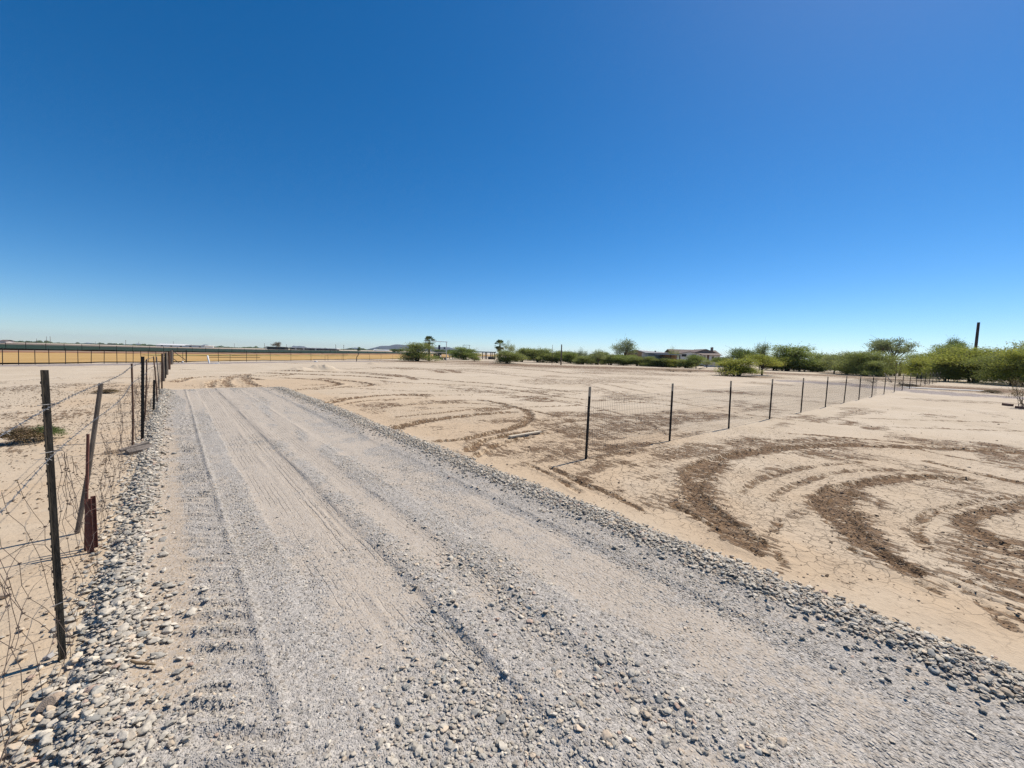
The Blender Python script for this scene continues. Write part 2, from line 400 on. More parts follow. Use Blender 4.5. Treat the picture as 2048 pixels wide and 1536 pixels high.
def blot(px, py, wx, wy, amt, key='dark'):
    c = G(px, py); i0, i1 = np.searchsorted(GX, [c[0]-2.5*wx, c[0]+2.5*wx]); j0, j1 = np.searchsorted(GY, [c[1]-2.5*wy, c[1]+2.5*wy])
    if i1 <= i0 or j1 <= j0: return
    x = XX[i0:i1, j0:j1]; y = YY[i0:i1, j0:j1]
    d = np.sqrt(((x-c[0])/wx)**2 + ((y-c[1])/wy)**2)*(1 + .9*(fbm(x*3, y*3, 3)-.5))
    A[key][i0:i1, j0:j1] = np.maximum(A[key][i0:i1, j0:j1], amt*np.exp(-d**2.2))

# brown scuffed areas
for a in ((1130, 905, 1.3, .8, .95), (1220, 893, 1.4, .7, .9), (1050, 885, 1.1, .8, .9), (1000, 900, .9, .8, .9), (1170, 950, .6, .5, .9), (930, 850, 2, 1.4, .6), (1310, 880, 1.2, .5, .7), (1030, 845, 1.6, 1.0, .7), (700, 800, 2, 3, .7), (620, 765, 4, 5, .8), (450, 765, 3, 4, .9), (800, 800, 2.5, 2.5, .6), (1420, 1000, .5, .6, .7), (1690, 1020, .5, .5, .7), (2000, 1240, .5, .4, .8), (1500, 1100, .5, .5, .8), (1800, 900, 3, 1, .5), (1430, 820, 2.5, 1, .5)):
    blot(*a, key='warm')
# the doughnut tracks and ruts on the open dirt
S = stroke
S([(2070, 908), (2001, 905), (1875, 898), (1780, 895), (1685, 892), (1606, 895), (1542, 901), (1479, 911), (1432, 920), (1400, 936), (1382, 958), (1385, 982), (1402, 1006), (1428, 1032), (1465, 1060), (1505, 1086)], .27, .95, .03)
S([(1430, 925), (1395, 955), (1388, 990), (1410, 1020)], .36, .9, .02)
S([(1583, 867), (1653, 873), (1732, 879), (1795, 885), (1875, 892), (2001, 902), (2060, 906)], .13, .85, .02)
S([(1930, 958), (1850, 955), (1800, 958), (1732, 968), (1685, 976), (1653, 988), (1640, 1003), (1650, 1025), (1680, 1048), (1705, 1072), (1735, 1094), (1775, 1118), (1820, 1145)], .20, .95, .03)
S([(1690, 985), (1672, 1010), (1690, 1045), (1725, 1080)], .32, .95, .02)
S([(1859, 924), (1938, 943), (2001, 958), (2060, 970)], .14, .75, .02)
S([(2060, 1010), (1980, 1024), (1932, 1038), (1934, 1055), (1963, 1074), (1997, 1091), (2050, 1118)], .17, .92, .02)
S([(1929, 1164), (1980, 1181), (2060, 1201)], .07, .75, .01)
S([(1960, 1205), (1990, 1230), (2020, 1258)], .07, .7, .01)
S([(2030, 1235), (2060, 1250)], .1, .9, .01)
S([(1980, 890), (2060, 915)], .5, .8)
S([(1700, 905), (1800, 922), (1900, 950), (1990, 985), (2060, 1000)], .35, .42)
S([(1610, 905), (1720, 930), (1830, 960), (1960, 1000)], .3, .36)
S([(1193, 975), (1250, 1003), (1290, 1025)], .07, .7, .01)
S([(1355, 1015), (1400, 1040), (1440, 1062), (1475, 1085), (1520, 1110)], .11, .62, .02)
for a in ((1110, 915, .5, .25, .6), (1070, 900, .5, .25, .6), (1200, 930, .45, .2, .65), (1040, 905, .4, .2, .55), (985, 893, .4, .25, .6), (1255, 905, .6, .2, .7), (1150, 885, .6, .2, .6), (1320, 895, .4, .15, .6)): blot(*a)
S([(1100, 935), (1140, 955), (1180, 975), (1230, 990)], .1, .6, .02)
S([(1060, 930), (1110, 955), (1160, 985)], .08, .5, .02)
for q in ((1375, 1022), (1398, 1035), (1420, 1047), (1441, 1060), (1463, 1073), (1487, 1087)): blot(q[0]-3, q[1], .12, .07, 1.0)
for px, py, wx, wy, am in ((1230, 896, .75, .28, .9), (1290, 888, .5, .22, .85), (1098, 884, .3, .12, .7), (1090, 868, .25, .15, .7), (1160, 958, .2, .16, .95), (1180, 945, .3, .1, .7), (1215, 911, .5, .12, .75),
        (1250, 925, .3, .1, .7), (1130, 900, .5, .3, .55), (1060, 925, .4, .2, .5), (1010, 905, .4, .2, .5), (1270, 930, .15, .1, .8), (1380, 868, .5, .15, .6), (1330, 860, .8, .15, .5),
        (1420, 897, .5, .12, .5), (1540, 940, .4, .1, .5), (1240, 805, .5, .15, .6), (1210, 820, .7, .1, .7), (1345, 838, .7, .13, .6), (1272, 835, .5, .13, .55), (1310, 827, .6, .15, .4),
        (1500, 820, .9, .2, .6), (1440, 815, .7, .15, .5), (1560, 850, .8, .2, .45), (1760, 1010, .25, .1, .5), (1600, 1030, .2, .1, .5), (1830, 1060, .25, .08, .5), (1560, 1140, .15, .07, .45), (1900, 1130, .2, .08, .5),
        (1700, 1170, .15, .06, .4), (1102, 752, .9, .5, 1.0), (2010, 915, .6, .3, .8), (1440, 985, .2, .1, .5), (1300, 955, .25, .1, .5), (1240, 983, .2, .08, .6)):
    blot(px, py, wx, wy, am)
for pts_, w_, am_ in (([(1330, 800), (1500, 830), (1700, 850), (1900, 858), (2060, 862)], .12, .5), ([(1250, 790), (1450, 815), (1700, 835), (2000, 845)], .1, .45), ([(900, 775), (1100, 800), (1250, 830), (1330, 868)], .15, .55), ([(850, 800), (1000, 812), (1120, 835), (1180, 870)], .15, .55),
        ([(1080, 842), (1150, 838), (1250, 842), (1350, 852)], .12, .52), ([(1540, 1000), (1580, 975), (1680, 945), (1800, 940)], .1, .5), ([(1480, 985), (1530, 955), (1620, 935), (1720, 925)], .1, .55), ([(1560, 1120), (1540, 1080), (1560, 1040)], .08, .5), ([(1850, 1100), (1830, 1060), (1860, 1030), (1950, 1005), (2060, 990)], .09, .55),
        ([(1450, 880), (1600, 880), (1750, 885), (1900, 912), (2060, 940)], .1, .55), ([(700, 775), (850, 782), (1000, 778), (1150, 790)], .15, .5), ([(760, 812), (900, 806), (1040, 808)], .15, .5), ([(900, 740), (1000, 748), (1150, 765), (1250, 790)], .2, .42), ([(820, 822), (900, 815), (980, 818)], .1, .6), ([(1870, 1150), (1940, 1185), (2050, 1225)], .05, .55), ([(1700, 1100), (1780, 1140), (1880, 1190)], .06, .5), ([(1560, 900), (1660, 915), (1780, 925), (1900, 965)], .12, .5)):
    S(pts_, w_, am_, .015)
S([(780, 860), (821, 850), (863, 842), (910, 835), (958, 830), (1022, 825)], .28, .85, .03)
S([(1000, 818), (1054, 814), (1158, 811)], .12, .8, .02)
S([(790, 834), (879, 826), (958, 818), (1022, 814)], .13, .7, .02)
S([(960, 800), (990, 805), (1028, 814), (1054, 823), (1060, 835), (1047, 848), (1016, 860), (974, 870), (927, 880), (880, 884)], .2, .8, .03)
S([(1076, 864), (1035, 870), (997, 877), (965, 885), (940, 903)], .2, .75, .04)
S([(1060, 875), (1000, 890), (950, 915)], .15, .5, .03)
S([(760, 750), (800, 753), (895, 761), (990, 768), (1080, 778), (1158, 787)], .12, .7, .03)
S([(760, 761), (800, 765), (880, 768), (958, 772), (1035, 781), (1165, 799), (1244, 802), (1340, 811)], .12, .75, .03)
S([(760, 793), (800, 791), (927, 790), (1035, 792), (1136, 803), (1170, 808)], .13, .65, .03)
S([(640, 811), (694, 799), (758, 792), (821, 789), (850, 790)], .32, .9, .04)
S([(656, 815), (726, 803), (790, 798), (850, 796)], .14, .7, .03)
S([(526, 746), (631, 750), (726, 753), (774, 757)], .25, .9, .05)
S([(560, 742), (640, 744), (730, 748), (800, 754)], .3, .8, .05)
S([(567, 756), (640, 760), (672, 766), (675, 770), (640, 775), (583, 781)], .16, .85, .04)
S([(640, 757), (700, 762), (742, 768), (735, 772), (694, 774), (631, 779)], .14, .8, .04)
S([(352, 765), (377, 757), (428, 754), (488, 756), (520, 760)], .22, .7, .04)
S([(485, 750), (489, 757), (497, 765), (513, 773)], .14, .6, .04)
S([(460, 775), (450, 765), (465, 755), (500, 748)], .14, .6, .04)
S([(420, 775), (425, 765), (450, 760)], .14, .5, .04)
S([(590, 748), (560, 752), (520, 753), (470, 750)], .3, .55, .04)
S([(760, 736), (819, 739), (869, 741), (886, 746)], .14, .75, .04)
S([(800, 737), (854, 738), (893, 740), (918, 746)], .14, .75, .04)
S([(700, 744), (760, 748), (805, 752), (830, 759)], .14, .75, .04)
S([(900, 733), (1000, 735), (1080, 741), (1150, 748)], .15, .5, .03)
S([(950, 730), (1060, 733), (1200, 738), (1330, 748)], .18, .5, .03)
S([(1170, 760), (1260, 778), (1380, 800)], .1, .35, .02)
S([(1140, 745), (1220, 757), (1300, 775)], .1, .3, .02)
for a in ((1000, 728, 12, 12, .8), (1060, 731, 13, 13, .85), (1120, 733, 13, 13, .85), (1180, 735, 13, 13, .8), (1240, 736, 12, 12, .85), (1300, 738, 12, 12, .85), (1370, 740, 11, 11, .85), (1440, 743, 10, 10, .85), (1510, 745, 10, 10, .8), (1580, 748, 9, 9, .8), (1660, 751, 8, 8, .8),
          (1190, 746, 3, 3, .55), (1270, 757, 4, 3, .4), (1230, 742, 7, 5, .55), (1330, 749, 6, 4, .5), (940, 723, 10, 10, .85), (830, 723, 8, 8, .95), (1360, 742, 4.5, 3, 1.1), (1500, 753, 5, 4, .8), (1960, 779, 6, 5, 1.0), (1760, 758, 6, 5, .8), (1475, 785, 1.2, 1.2, .75), (1435, 783, 1, .9, .7), (1700, 747, 7, 7, .8), (880, 722, 5, 5, .5)):
    blot(*a)  # dark band along the bushes: brown ground with their shade painted in
for a in ((1600, 763, 3.2, 2.6, .95), (1680, 768, 3.5, 2.6, .95), (1760, 775, 3, 2.2, .9), (1850, 783, 2.6, 2.2, .9), (1950, 790, 2.2, 2.2, .9), (2030, 795, 2, 2.2, .9), (1900, 788, 2.4, 2.2, .9)):
    blot(*a, key='pebbles')
for a in ((1690, 765, 1.2, .4, .8), (1720, 772, 1, .4, .8)): blot(*a)
S([(0, 731), (130, 730), (270, 728), (345, 727), (440, 726), (560, 724), (700, 723), (800, 722)], 2.2, .85, key='pebbles')
# warm, powdery sand
warm = .42*sstep(.62, .2, np.abs(XX-3.95)-.0)*(YY < 22) + .55*sstep(-.3, -.8, XX)*sstep(-4, -1.5, XX)*(YY < 24) + .35*sstep(-4, -2, XX)*(XX < -.3)*(fbm(XX*.5, YY*.5) > .5)
warm += .8*np.exp(-((YY-22.5)/2.6)**2)*sstep(-1, 0, XX)*sstep(9, 4, XX) + .45*np.exp(-(((XX-5)/3.2)**2 + ((YY-8)/6)**2))
warm += .35*sstep(3.6, 4.2, XX)*sstep(16, 6, np.hypot(XX, YY))
A['warm'] = np.clip(A['warm']*.9 + warm*(.1 + 1.7*fbm(XX*1.1, YY*1.1, 4)), 0, 1)
# churned patches of the open dirt
patch = fbm(XX*.55+3, YY*.9+8, 4); near = sstep(3.6, 4.6, XX)*sstep(30, 14, np.hypot(XX, YY))
A['dark'] = np.maximum(A['dark'], near*np.clip((patch-.50)*3.0, 0, .58))
far = sstep(14, 26, np.hypot(XX, YY))*(XX > .3)
A['dark'] = np.maximum(A['dark'], far*np.clip((fbm(XX*.16+3, YY*.16+1, 5)-.58)*3.0, 0, .36))
lf = sstep(-.5, -.9, XX)
A['dark'] = np.maximum(A['dark'], lf*np.clip((fbm(XX*.9+1, YY*.5+4, 4)-.54)*2.6, 0, .42)*sstep(40, 18, YY))
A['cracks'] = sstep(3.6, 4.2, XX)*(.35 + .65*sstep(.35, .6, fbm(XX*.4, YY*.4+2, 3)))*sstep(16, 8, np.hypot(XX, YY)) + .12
# gravel drive: x from about -0.45 to 3.5, ends at y = 20
EDGE_L = -.44 + .09*(fbm(YY*1.1, YY*0+.5, 3)-.5)*2; EDGE_R = 3.52 + .07*(fbm(YY*.9, YY*0+7.5, 3)-.5)*2 + .12*sstep(6, 14, YY)
YEND = 20.1 + .5*(fbm(XX*.9, XX*0+3.3, 3)-.5)*2 - .35*sstep(3.0, 3.6, XX)
ON = (XX > EDGE_L) & (XX < EDGE_R) & (YY < YEND) & (YY > -6)
wig = .03*(fbm(XX*0+2, YY*.35, 3)-.5)*2
xs = XX + wig
def band(c, w, soft=.08): return sstep(w+soft, w-soft, np.abs(xs-c))
dust = (.85*band(-.1, .13)*sstep(1.5, 2.6, YY)*sstep(16, 7, YY) + .35*band(.16, .12) + .30*band(.45, .12) + .72*band(.78, .17) + .72*band(1.1, .16) + .35*band(1.36, .1)
        + .75*band(1.6, .14) + .10*band(1.86, .12) + .62*band(2.38, .34, .14) + .42*band(2.98, .12))
nearg = sstep(2.6, 1.0, YY)*sstep(1.9, 1.4, XX)
A['dust'] = np.clip(dust*(.35 + 1.25*fbm(XX*1.9, YY*.6, 4)) - .45*nearg, 0, 1)
A['dust'] = np.clip(A['dust'] + .45*sstep(11, 15, YY)*(fbm(XX*2.2, YY*.25, 3) > .47), 0, 1)
A['tread'] = np.clip(.8*band(.78, .12)*sstep(1.5, 3, YY) + band(1.13, .12) + band(2.45, .4) + .6*band(1.62, .1) + .6*band(2.95, .1) + .8*band(.8, .12)*sstep(6, 9, YY), 0, 1)
# tyre prints curving across the far part of the drive
for pts in ([(470, 800), (480, 820), (510, 850), (545, 880)], [(552, 805), (556, 825), (570, 850), (578, 880)], [(590, 832), (600, 850), (625, 868), (640, 880)], [(600, 905), (650, 885), (700, 872)], [(620, 790), (690, 830), (770, 885)], [(690, 910), (740, 890), (760, 880)]):
    stroke(pts, .22, .9, key='dust'); stroke(pts, .2, 1.0, key='tread')
A['warm'] = np.where(ON, .9*band(-.08, .16)*sstep(20, 9, YY) + .1, A['warm'])
# heights
ZZ += .03*(fbm(XX*.5, YY*.5, 4)-.5) + .05*(fbm(XX*.09, YY*.09, 3)-.5)*sstep(8, 25, np.hypot(XX, YY)) + .010*(fbm(XX*5, YY*5, 3)-.5)
ZZ += .02*A['dark']*(fbm(XX*11, YY*11, 3)-.5)*2 + ZB
berm = np.exp(-((XX-(EDGE_L+.17))/.12)**2)*.035 + np.exp(-((XX-(EDGE_R-.24))/.2)**2)*.028
gz = .030 + berm*(.8 + .4*fbm(XX*3, YY*3, 2)) + .012*(fbm(xs*3.2, YY*.5, 3)-.5) - .014*(band(1.1, .16)+band(2.4, .36)+band(.78, .17)) + .018*band(1.84, .12)*sstep(11, 4, YY) + .012*band(1.36, .1)
ph_ = (YY + .6*(xs-.14) + .22*(fbm(XX*1.5, YY*1.9, 3)-.5) + .04*(fbm(XX*9, YY*9, 2)-.5))/.16
fr_ = ph_-np.floor(ph_)
rib = band(.15, .12, .07)*sstep(15, 11, YY)*(.05*np.where(fr_ < .24, sstep(0, .24, fr_), (1-(fr_-.24)/.76)**1.4) - .016)*np.clip((fbm(XX*2.6, np.floor(ph_)*3.7, 2)-.28)*2.8, .15, 1.25)
gz += rib + .026*np.exp(-((xs-.325)/.022)**2)*(fbm(XX*6, YY*6, 2)) + .008*(fbm(XX*14, YY*14, 2)-.5)
fade = np.clip(np.minimum.reduce([(XX-EDGE_L)/.1, (EDGE_R-XX)/.1, (YEND-YY)/.4]), 0, 1)
for c_, h_, w_ in ((.325, .014, .018), (1.27, .013, .02), (1.74, .011, .018), (1.98, .011, .02), (2.79, .009, .018), (.62, .008, .018), (.96, .009, .018), (3.08, .008, .018)):
    gz += h_*np.exp(-((xs-c_)/w_)**2)*np.clip((fbm(xs*5+c_*9, YY*1.6, 4)-.33)*4.2, 0, 1.4)
for c_ in (1.04, 1.1, 1.16, 1.22, 2.6, 2.66, 2.72): gz -= .014*np.exp(-((xs-c_)/.011)**2)*np.clip((fbm(XX*0+c_*3, YY*.5, 3)-.32)*4, 0, 1)*sstep(1.2, 2.2, YY)
ZZ = np.where(ON, ZZ*.4 + gz*fade, ZZ)
for px, py, h, w in ((637, 740, .45, .8), (658, 741, .35, .6), (600, 741, .25, .8), (745, 729, .3, .7)):
    c = G(px, py); ZZ += h*np.exp(-(((XX-c[0])/w)**2 + ((YY-c[1])/w)**2)**1.3)*(.7 + .6*fbm(XX*3, YY*3, 3))
ZZ += rise(XX, YY)
ZZ -= .0
def zat(x, y, arr=None):
    """height (or an attribute) of the terrain at points"""
    a = ZZ if arr is None else arr
    i = np.clip(np.searchsorted(GX, x)-1, 0, len(GX)-2); j = np.clip(np.searchsorted(GY, y)-1, 0, len(GY)-2)
    fx = (x-GX[i])/(GX[i+1]-GX[i]); fy = (y-GY[j])/(GY[j+1]-GY[j])
    return a[i, j]*(1-fx)*(1-fy) + a[i+1, j]*fx*(1-fy) + a[i, j+1]*(1-fx)*fy + a[i+1, j+1]*fx*fy
def z1(x, y): return float(zat(np.array([x]), np.array([y]))[0])
nx, ny = XX.shape
idx = np.arange(nx*ny).reshape(nx, ny)
quads = np.stack([idx[:-1, :-1], idx[1:, :-1], idx[1:, 1:], idx[:-1, 1:]], -1).reshape(-1, 4)
onq = (ON[:-1, :-1] & ON[1:, :-1] & ON[1:, 1:] & ON[:-1, 1:]).reshape(-1)
V = np.stack([XX, YY, ZZ], -1).reshape(-1, 3)
def sub(name, mask, mat, keys):
    q = quads[mask]; use = np.unique(q); re = np.zeros(len(V), np.int64); re[use] = np.arange(len(use))
    o = mesh_np(name, V[use], re[q], mat, smooth=True)
    for k in keys: attr(o, k, A[k].reshape(-1)[use])
    return tag(o, kind='structure')
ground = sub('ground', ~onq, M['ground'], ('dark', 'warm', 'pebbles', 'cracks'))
drive = sub('gravel_driveway', onq, M['drive'], ('dust', 'tread', 'warm'))

# fields beyond the far fence (sheets laid on the ground)
def field(name, near, farp, mat, h=.03, kind='structure', n=24, wav=0.0, **kw):
    a = np.array(near); b = np.array(farp)
    def along(P, t):
        s = np.linspace(0, 1, len(P)); return np.array([np.interp(t, s, P[:, 0]), np.interp(t, s, P[:, 1])])
    vs = []
    for i in range(n+1):
        pa = along(a, i/n); pb = along(b, i/n)
        L_ = np.hypot(*(pb-pa))
        for j in range(13):
            q = pa + (pb-pa)*(j/12 + (rnd.uniform(-.9, .9)/L_ if j in (0, 12) else 0))
            w = wav*rnd.uniform(-1, 1)
            vs.append((q[0], q[1], h + w + float(rise(q[0], q[1])) + z_field(q)))
    ix = np.arange((n+1)*13).reshape(n+1, 13)
    q = np.stack([ix[:-1, :-1], ix[1:, :-1], ix[1:, 1:], ix[:-1, 1:]], -1).reshape(-1, 4)
    o = mesh_np(name, vs, q, mat, smooth=True); return tag(o, kind=kind, **kw)
def z_field(q): return .03
def onrise(x, y):
    """pixel -> point, allowing for the climb of the far ground"""
    p = G(x, y)
    return p
u45 = np.array([.707, .707]); v45 = np.array([-.707, .707])       # the far fence runs at 45 degrees
O = np.array([-.1, 54.6])
def fq(s0, s1, d0, d1): return [tuple(O + u45*s0 + v45*d0), tuple(O + u45*s1 + v45*d0)], [tuple(O + u45*s0 + v45*d1), tuple(O + u45*s1 + v45*d1)]
for nm, d0, d1, m, h, kd, wv in (('stubble_field', 1.2, 40, 'stubble', .06, 'structure', .02), ('fallow_field', 40, 49, 'redfield', .08, 'structure', .03), ('fallow_field', 49, 62, 'brownfield', .09, 'structure', .03),
                          ('crop_field', 62, 230, 'cropgreen', .35, 'stuff', .05), ('fallow_field', 230, 900, 'tanfield', .3, 'structure', .1)):
    a, b = fq(-150, 420, d0, d1)
    o = field(nm, a, b, M[m], h, kd, 240, wv)
    if kd == 'stuff': tag(o, 'dark green crop growing in a wide strip beyond the golden stubble', 'crop')
a, b = fq(22, 90, 24, 28); field('weed_strip', a, b, M['weed'], .12, 'stuff', 30, .05, label='pale green weeds in a thin strip across the golden stubble', cat='weeds')

# far hills: a low ridge line of rocky hills with real depth
def hill(name, px0, px1, prof, dist, dep, label):
    """prof: list of (pixel x, pixels above the horizon)"""
    n = 60; m = 14; xs_ = np.linspace(px0, px1, n); hs = np.interp(xs_, [p[0] for p in prof], [p[1] for p in prof])
    vs = []
    for i in range(n):
        d = ray(xs_[i], 700); d = d/(d @ fw)*1.0
        for j in range(m):
            t = j/(m-1); s = math.sin(math.pi*t)**.8
            c = dist + dep*(t-.5); x, y = d[0]*c, d[1]*c
            hh = hs[i]*dist/F*s*(.9 + .22*float(fbm(np.array(x*.004), np.array(y*.004), 4)))
            vs.append((x, y, hh + float(rise(x, y)) - .5))
    ix = np.arange(n*m).reshape(n, m)
    q = np.stack([ix[:-1, :-1], ix[1:, :-1], ix[1:, 1:], ix[:-1, 1:]], -1).reshape(-1, 4)
    o = mesh_np(name, vs, q, M['hillm'], smooth=True); return tag(o, kind='structure')
hill('hills', 728, 925, [(728, 0), (745, 4), (762, 8.5), (778, 9), (790, 11.5), (803, 12), (820, 11), (838, 10), (855, 9), (870, 9), (886, 10.5), (897, 10), (910, 7), (917, 6.5), (925, 3)], 6000, 1500, '')
hill('hills', 683, 732, [(683, 0), (695, 2.5), (705, 4), (716, 4.2), (726, 3), (732, 0)], 6600, 1200, '')
hill('hills', 570, 625, [(570, 0), (580, 2), (587, 6), (592, 5), (600, 5.5), (608, 5), (616, 2), (625, 0)], 8200, 900, '')
hill('hills', 395, 432, [(395, 0), (402, 3), (409, 5), (414, 5), (422, 2), (432, 0)], 8400, 900, '')
hill('hills', 160, 300, [(160, 0), (175, 3), (190, 2), (210, 0.5), (262, 2), (275, 4), (288, 3), (300, 0)], 8600, 900, '')

# air
def make_haze():
    me = bpy.data.meshes.new('haze'); mb = MB(); mb.box((0, 3400, 74), (23000, 14500, 152))
    m = bpy.data.materials.new('desert_air'); m.use_nodes = True; t = m.node_tree; t.nodes.clear()
    o_ = t.nodes.new('ShaderNodeOutputMaterial'); v = t.nodes.new('ShaderNodeVolumePrincipled')
    v.inputs['Color'].default_value = (.75, .86, 1, 1); v.inputs['Density'].default_value = .00005; v.inputs['Anisotropy'].default_value = .2
    t.links.new(v.outputs[0], o_.inputs['Volume'])
    o = mb.build('haze', m); tag(o, 'thin pale desert air over the whole plain', 'haze', kind='stuff'); return o
HAZE = True
if HAZE: make_haze()

# ------------------------------------------------------------------ loose gravel and clods
def ico(sub):
    t = (1+5**.5)/2
    v = [(-1, t, 0), (1, t, 0), (-1, -t, 0), (1, -t, 0), (0, -1, t), (0, 1, t), (0, -1, -t), (0, 1, -t), (t, 0, -1), (t, 0, 1), (-t, 0, -1), (-t, 0, 1)]
    f = [(0, 11, 5), (0, 5, 1), (0, 1, 7), (0, 7, 10), (0, 10, 11), (1, 5, 9), (5, 11, 4), (11, 10, 2), (10, 7, 6), (7, 1, 8), (3, 9, 4), (3, 4, 2), (3, 2, 6), (3, 6, 8), (3, 8, 9), (4, 9, 5), (2, 4, 11), (6, 2, 10), (8, 6, 7), (9, 8, 1)]
    v = [np.array(p)/np.linalg.norm(p) for p in v]
    for _ in range(sub):
        c = {}; nf = []
        def mid(a, b):
            k = (min(a, b), max(a, b))
            if k not in c: p = v[a]+v[b]; v.append(p/np.linalg.norm(p)); c[k] = len(v)-1
            return c[k]
        for a, b, d in f:
            x, y, z = mid(a, b), mid(b, d), mid(d, a); nf += [(a, x, z), (b, y, x), (d, z, y), (x, y, z)]
        f = nf
    return np.array(v), np.array(f)
PAL = np.array([(0.458, 0.406, 0.325), (0.527, 0.466, 0.374), (0.400, 0.365, 0.305), (0.332, 0.318, 0.281), (0.585, 0.516, 0.411), (0.508, 0.410, 0.297), (0.420, 0.360, 0.281), (0.546, 0.437, 0.321), (0.458, 0.332, 0.252), (0.263, 0.242, 0.207)])
PALW = np.array([.2, .2, .15, .09, .12, .08, .08, .05, .02, .01]); PALW = PALW/PALW.sum()
def scatter(name, x, y, size, sub, mat, pal, palw, flat=(.26, .52), sink=.25, jag=.3, smooth=True, lift=None, **tags):
    V0, F0 = ico(sub); n = len(x); nv = len(V0)
    var = []
    for k in range(14):
        g = np.random.default_rng(100+k)
        w = V0.copy()
        for _ in range(6):                       # flattish facets, as broken and water-worn stones have
            d = g.normal(size=3); d /= np.linalg.norm(d); h = g.uniform(.42, .85); e = np.maximum(0, V0 @ d - h); w = w - e[:, None]*d*.9
        w = w*(1 + g.uniform(-jag, jag, (nv, 1))*.6)
        var.append(w)
    var = np.array(var)
    pick = rng.integers(0, 14, n)
    sc = np.stack([np.ones(n), rng.uniform(.6, .95, n), rng.uniform(*flat, n)], 1)*size[:, None]*.5
    P = var[pick]*sc[:, None, :]
    a = rng.uniform(0, 2*np.pi, n); tx = rng.normal(0, .2, n); ty = rng.normal(0, .2, n)
    P[:, :, 2] += P[:, :, 0]*tx[:, None] + P[:, :, 1]*ty[:, None]
    ca, sa = np.cos(a)[:, None], np.sin(a)[:, None]
    X = P[:, :, 0]*ca - P[:, :, 1]*sa; Y = P[:, :, 0]*sa + P[:, :, 1]*ca
    z = zat(x, y) + sc[:, 2]*(1-2*sink)
    if lift is not None: z = z + lift
    V = np.stack([X + x[:, None], Y + y[:, None], P[:, :, 2] + z[:, None]], -1).reshape(-1, 3)
    Fc = (F0[None] + (np.arange(n)*nv)[:, None, None]).reshape(-1, 3)
    o = mesh_np(name, V, Fc, mat, smooth=smooth)
    c = pal[rng.choice(len(pal), n, p=palw)]*rng.uniform(.8, 1.2, (n, 1))
    c = np.repeat(np.concatenate([c, np.ones((n, 1))], 1), nv, 0)
    attr(o, 'tint', c, 'FLOAT_COLOR')
    return tag(o, kind='stuff', **tags)
def edge_at(arr, y):                              # the wavering edges of the drive
    return np.interp(y, GY, arr[0])
def seen(x, y, m=3):                              # roughly the ground the photograph shows, and a step around it
    a = np.degrees(np.arctan2(x, y)); return (a > -20-m) & (a < 102+m)
# pebble banks along both edges
pts = []
n = 10500; y = 20*rng.random(n)**1.1 + .6; x = edge_at(EDGE_L, y) + np.clip(rng.normal(.115, .10, n), -.16, .42); pts.append((x, y))
n = 27000; y = 22*rng.random(n)**1.1 - 1.8; x = edge_at(EDGE_R, y) - np.where(rng.random(n) < .8, rng.uniform(-.04, .40, n) + .03*rng.normal(size=n), np.clip(rng.normal(.3, .2, n), -.07, .8)); pts.append((x, y))
n = 900; y = rng.uniform(1.4, 3.6, n); x = rng.normal(-.27, .16, n); pts.append((x, y))
x = np.concatenate([p[0] for p in pts]); y = np.concatenate([p[1] for p in pts]); k = seen(x, y) & (y < 20.3); x, y = x[k], y[k]
d = np.hypot(x, y); sz = np.clip(np.exp(rng.normal(math.log(.0235), .45, len(x)))*np.where(x < 1, 1.12, .95), .008, np.where(x < 1, .07, .05))
nr = d < 6.5
scatter('gravel', x[nr], y[nr], sz[nr], 2, M['stone'], PAL, PALW, lift=rng.uniform(0, .012, nr.sum()), label='loose grey river pebbles banked along both edges of the driveway, near end', cat='gravel')
scatter('gravel', x[~nr], y[~nr], sz[~nr]*1.1, 1, M['stone'], PAL, PALW, lift=rng.uniform(0, .012, (~nr).sum()), label='loose grey river pebbles banked along both edges of the driveway, far end', cat='gravel')
# stones on the drive, thick between the wheel tracks and thin in the dust
def drive_stones(n, r0_, r1_, s0, sg, smin, smax, keep):
    x = rng.uniform(-.5, 3.6, n); y = rng.uniform(-1.5, 20, n); d = np.hypot(x, y)
    du = zat(x, y, A['dust']); on = (x > edge_at(EDGE_L, y)+.02) & (x < edge_at(EDGE_R, y)-.02)
    k = on & (d >= r0_) & (d < r1_) & seen(x, y) & (rng.random(n) < keep(x, y, du, d)); x, y = x[k], y[k]
    return x, y, np.clip(np.exp(rng.normal(math.log(s0), sg, len(x))), smin, smax)
clump = lambda x, y: np.clip((fbm(x*1.7, y*.8, 3)-.38)*4, .12, 1)
x, y, sz = drive_stones(560000, 0, 4.2, .0098, .42, .006, .04, lambda x, y, du, d: np.clip(1-1.15*du, .02, 1)**1.4*clump(x, y))
big = sz > .018
scatter('gravel', x[big], y[big], sz[big], 2, M['stone'], PAL, PALW, sink=.3, label='larger pebbles strewn over the near part of the driveway', cat='gravel')
scatter('gravel', x[~big], y[~big], sz[~big], 1, M['stone'], PAL, PALW, sink=.25, label='fine crushed gravel over the near part of the driveway', cat='gravel')
x, y, sz = drive_stones(300000, 4.2, 9, .0135, .36, .008, .04, lambda x, y, du, d: np.clip(1-1.15*du, .02, 1)**1.4*clump(x, y)*.8)
scatter('gravel', x, y, sz, 1, M['stone'], PAL, PALW, sink=.28, label='fine crushed gravel over the middle part of the driveway', cat='gravel')
x, y, sz = drive_stones(130000, 9, 21, .019, .33, .012, .05, lambda x, y, du, d: np.clip(1-1.15*du, .02, 1)**1.4*clump(x, y)*.7)
scatter('gravel', x, y, sz, 0, M['stone'], PAL, PALW, sink=.3, smooth=False, label='fine crushed gravel over the far part of the driveway', cat='gravel')
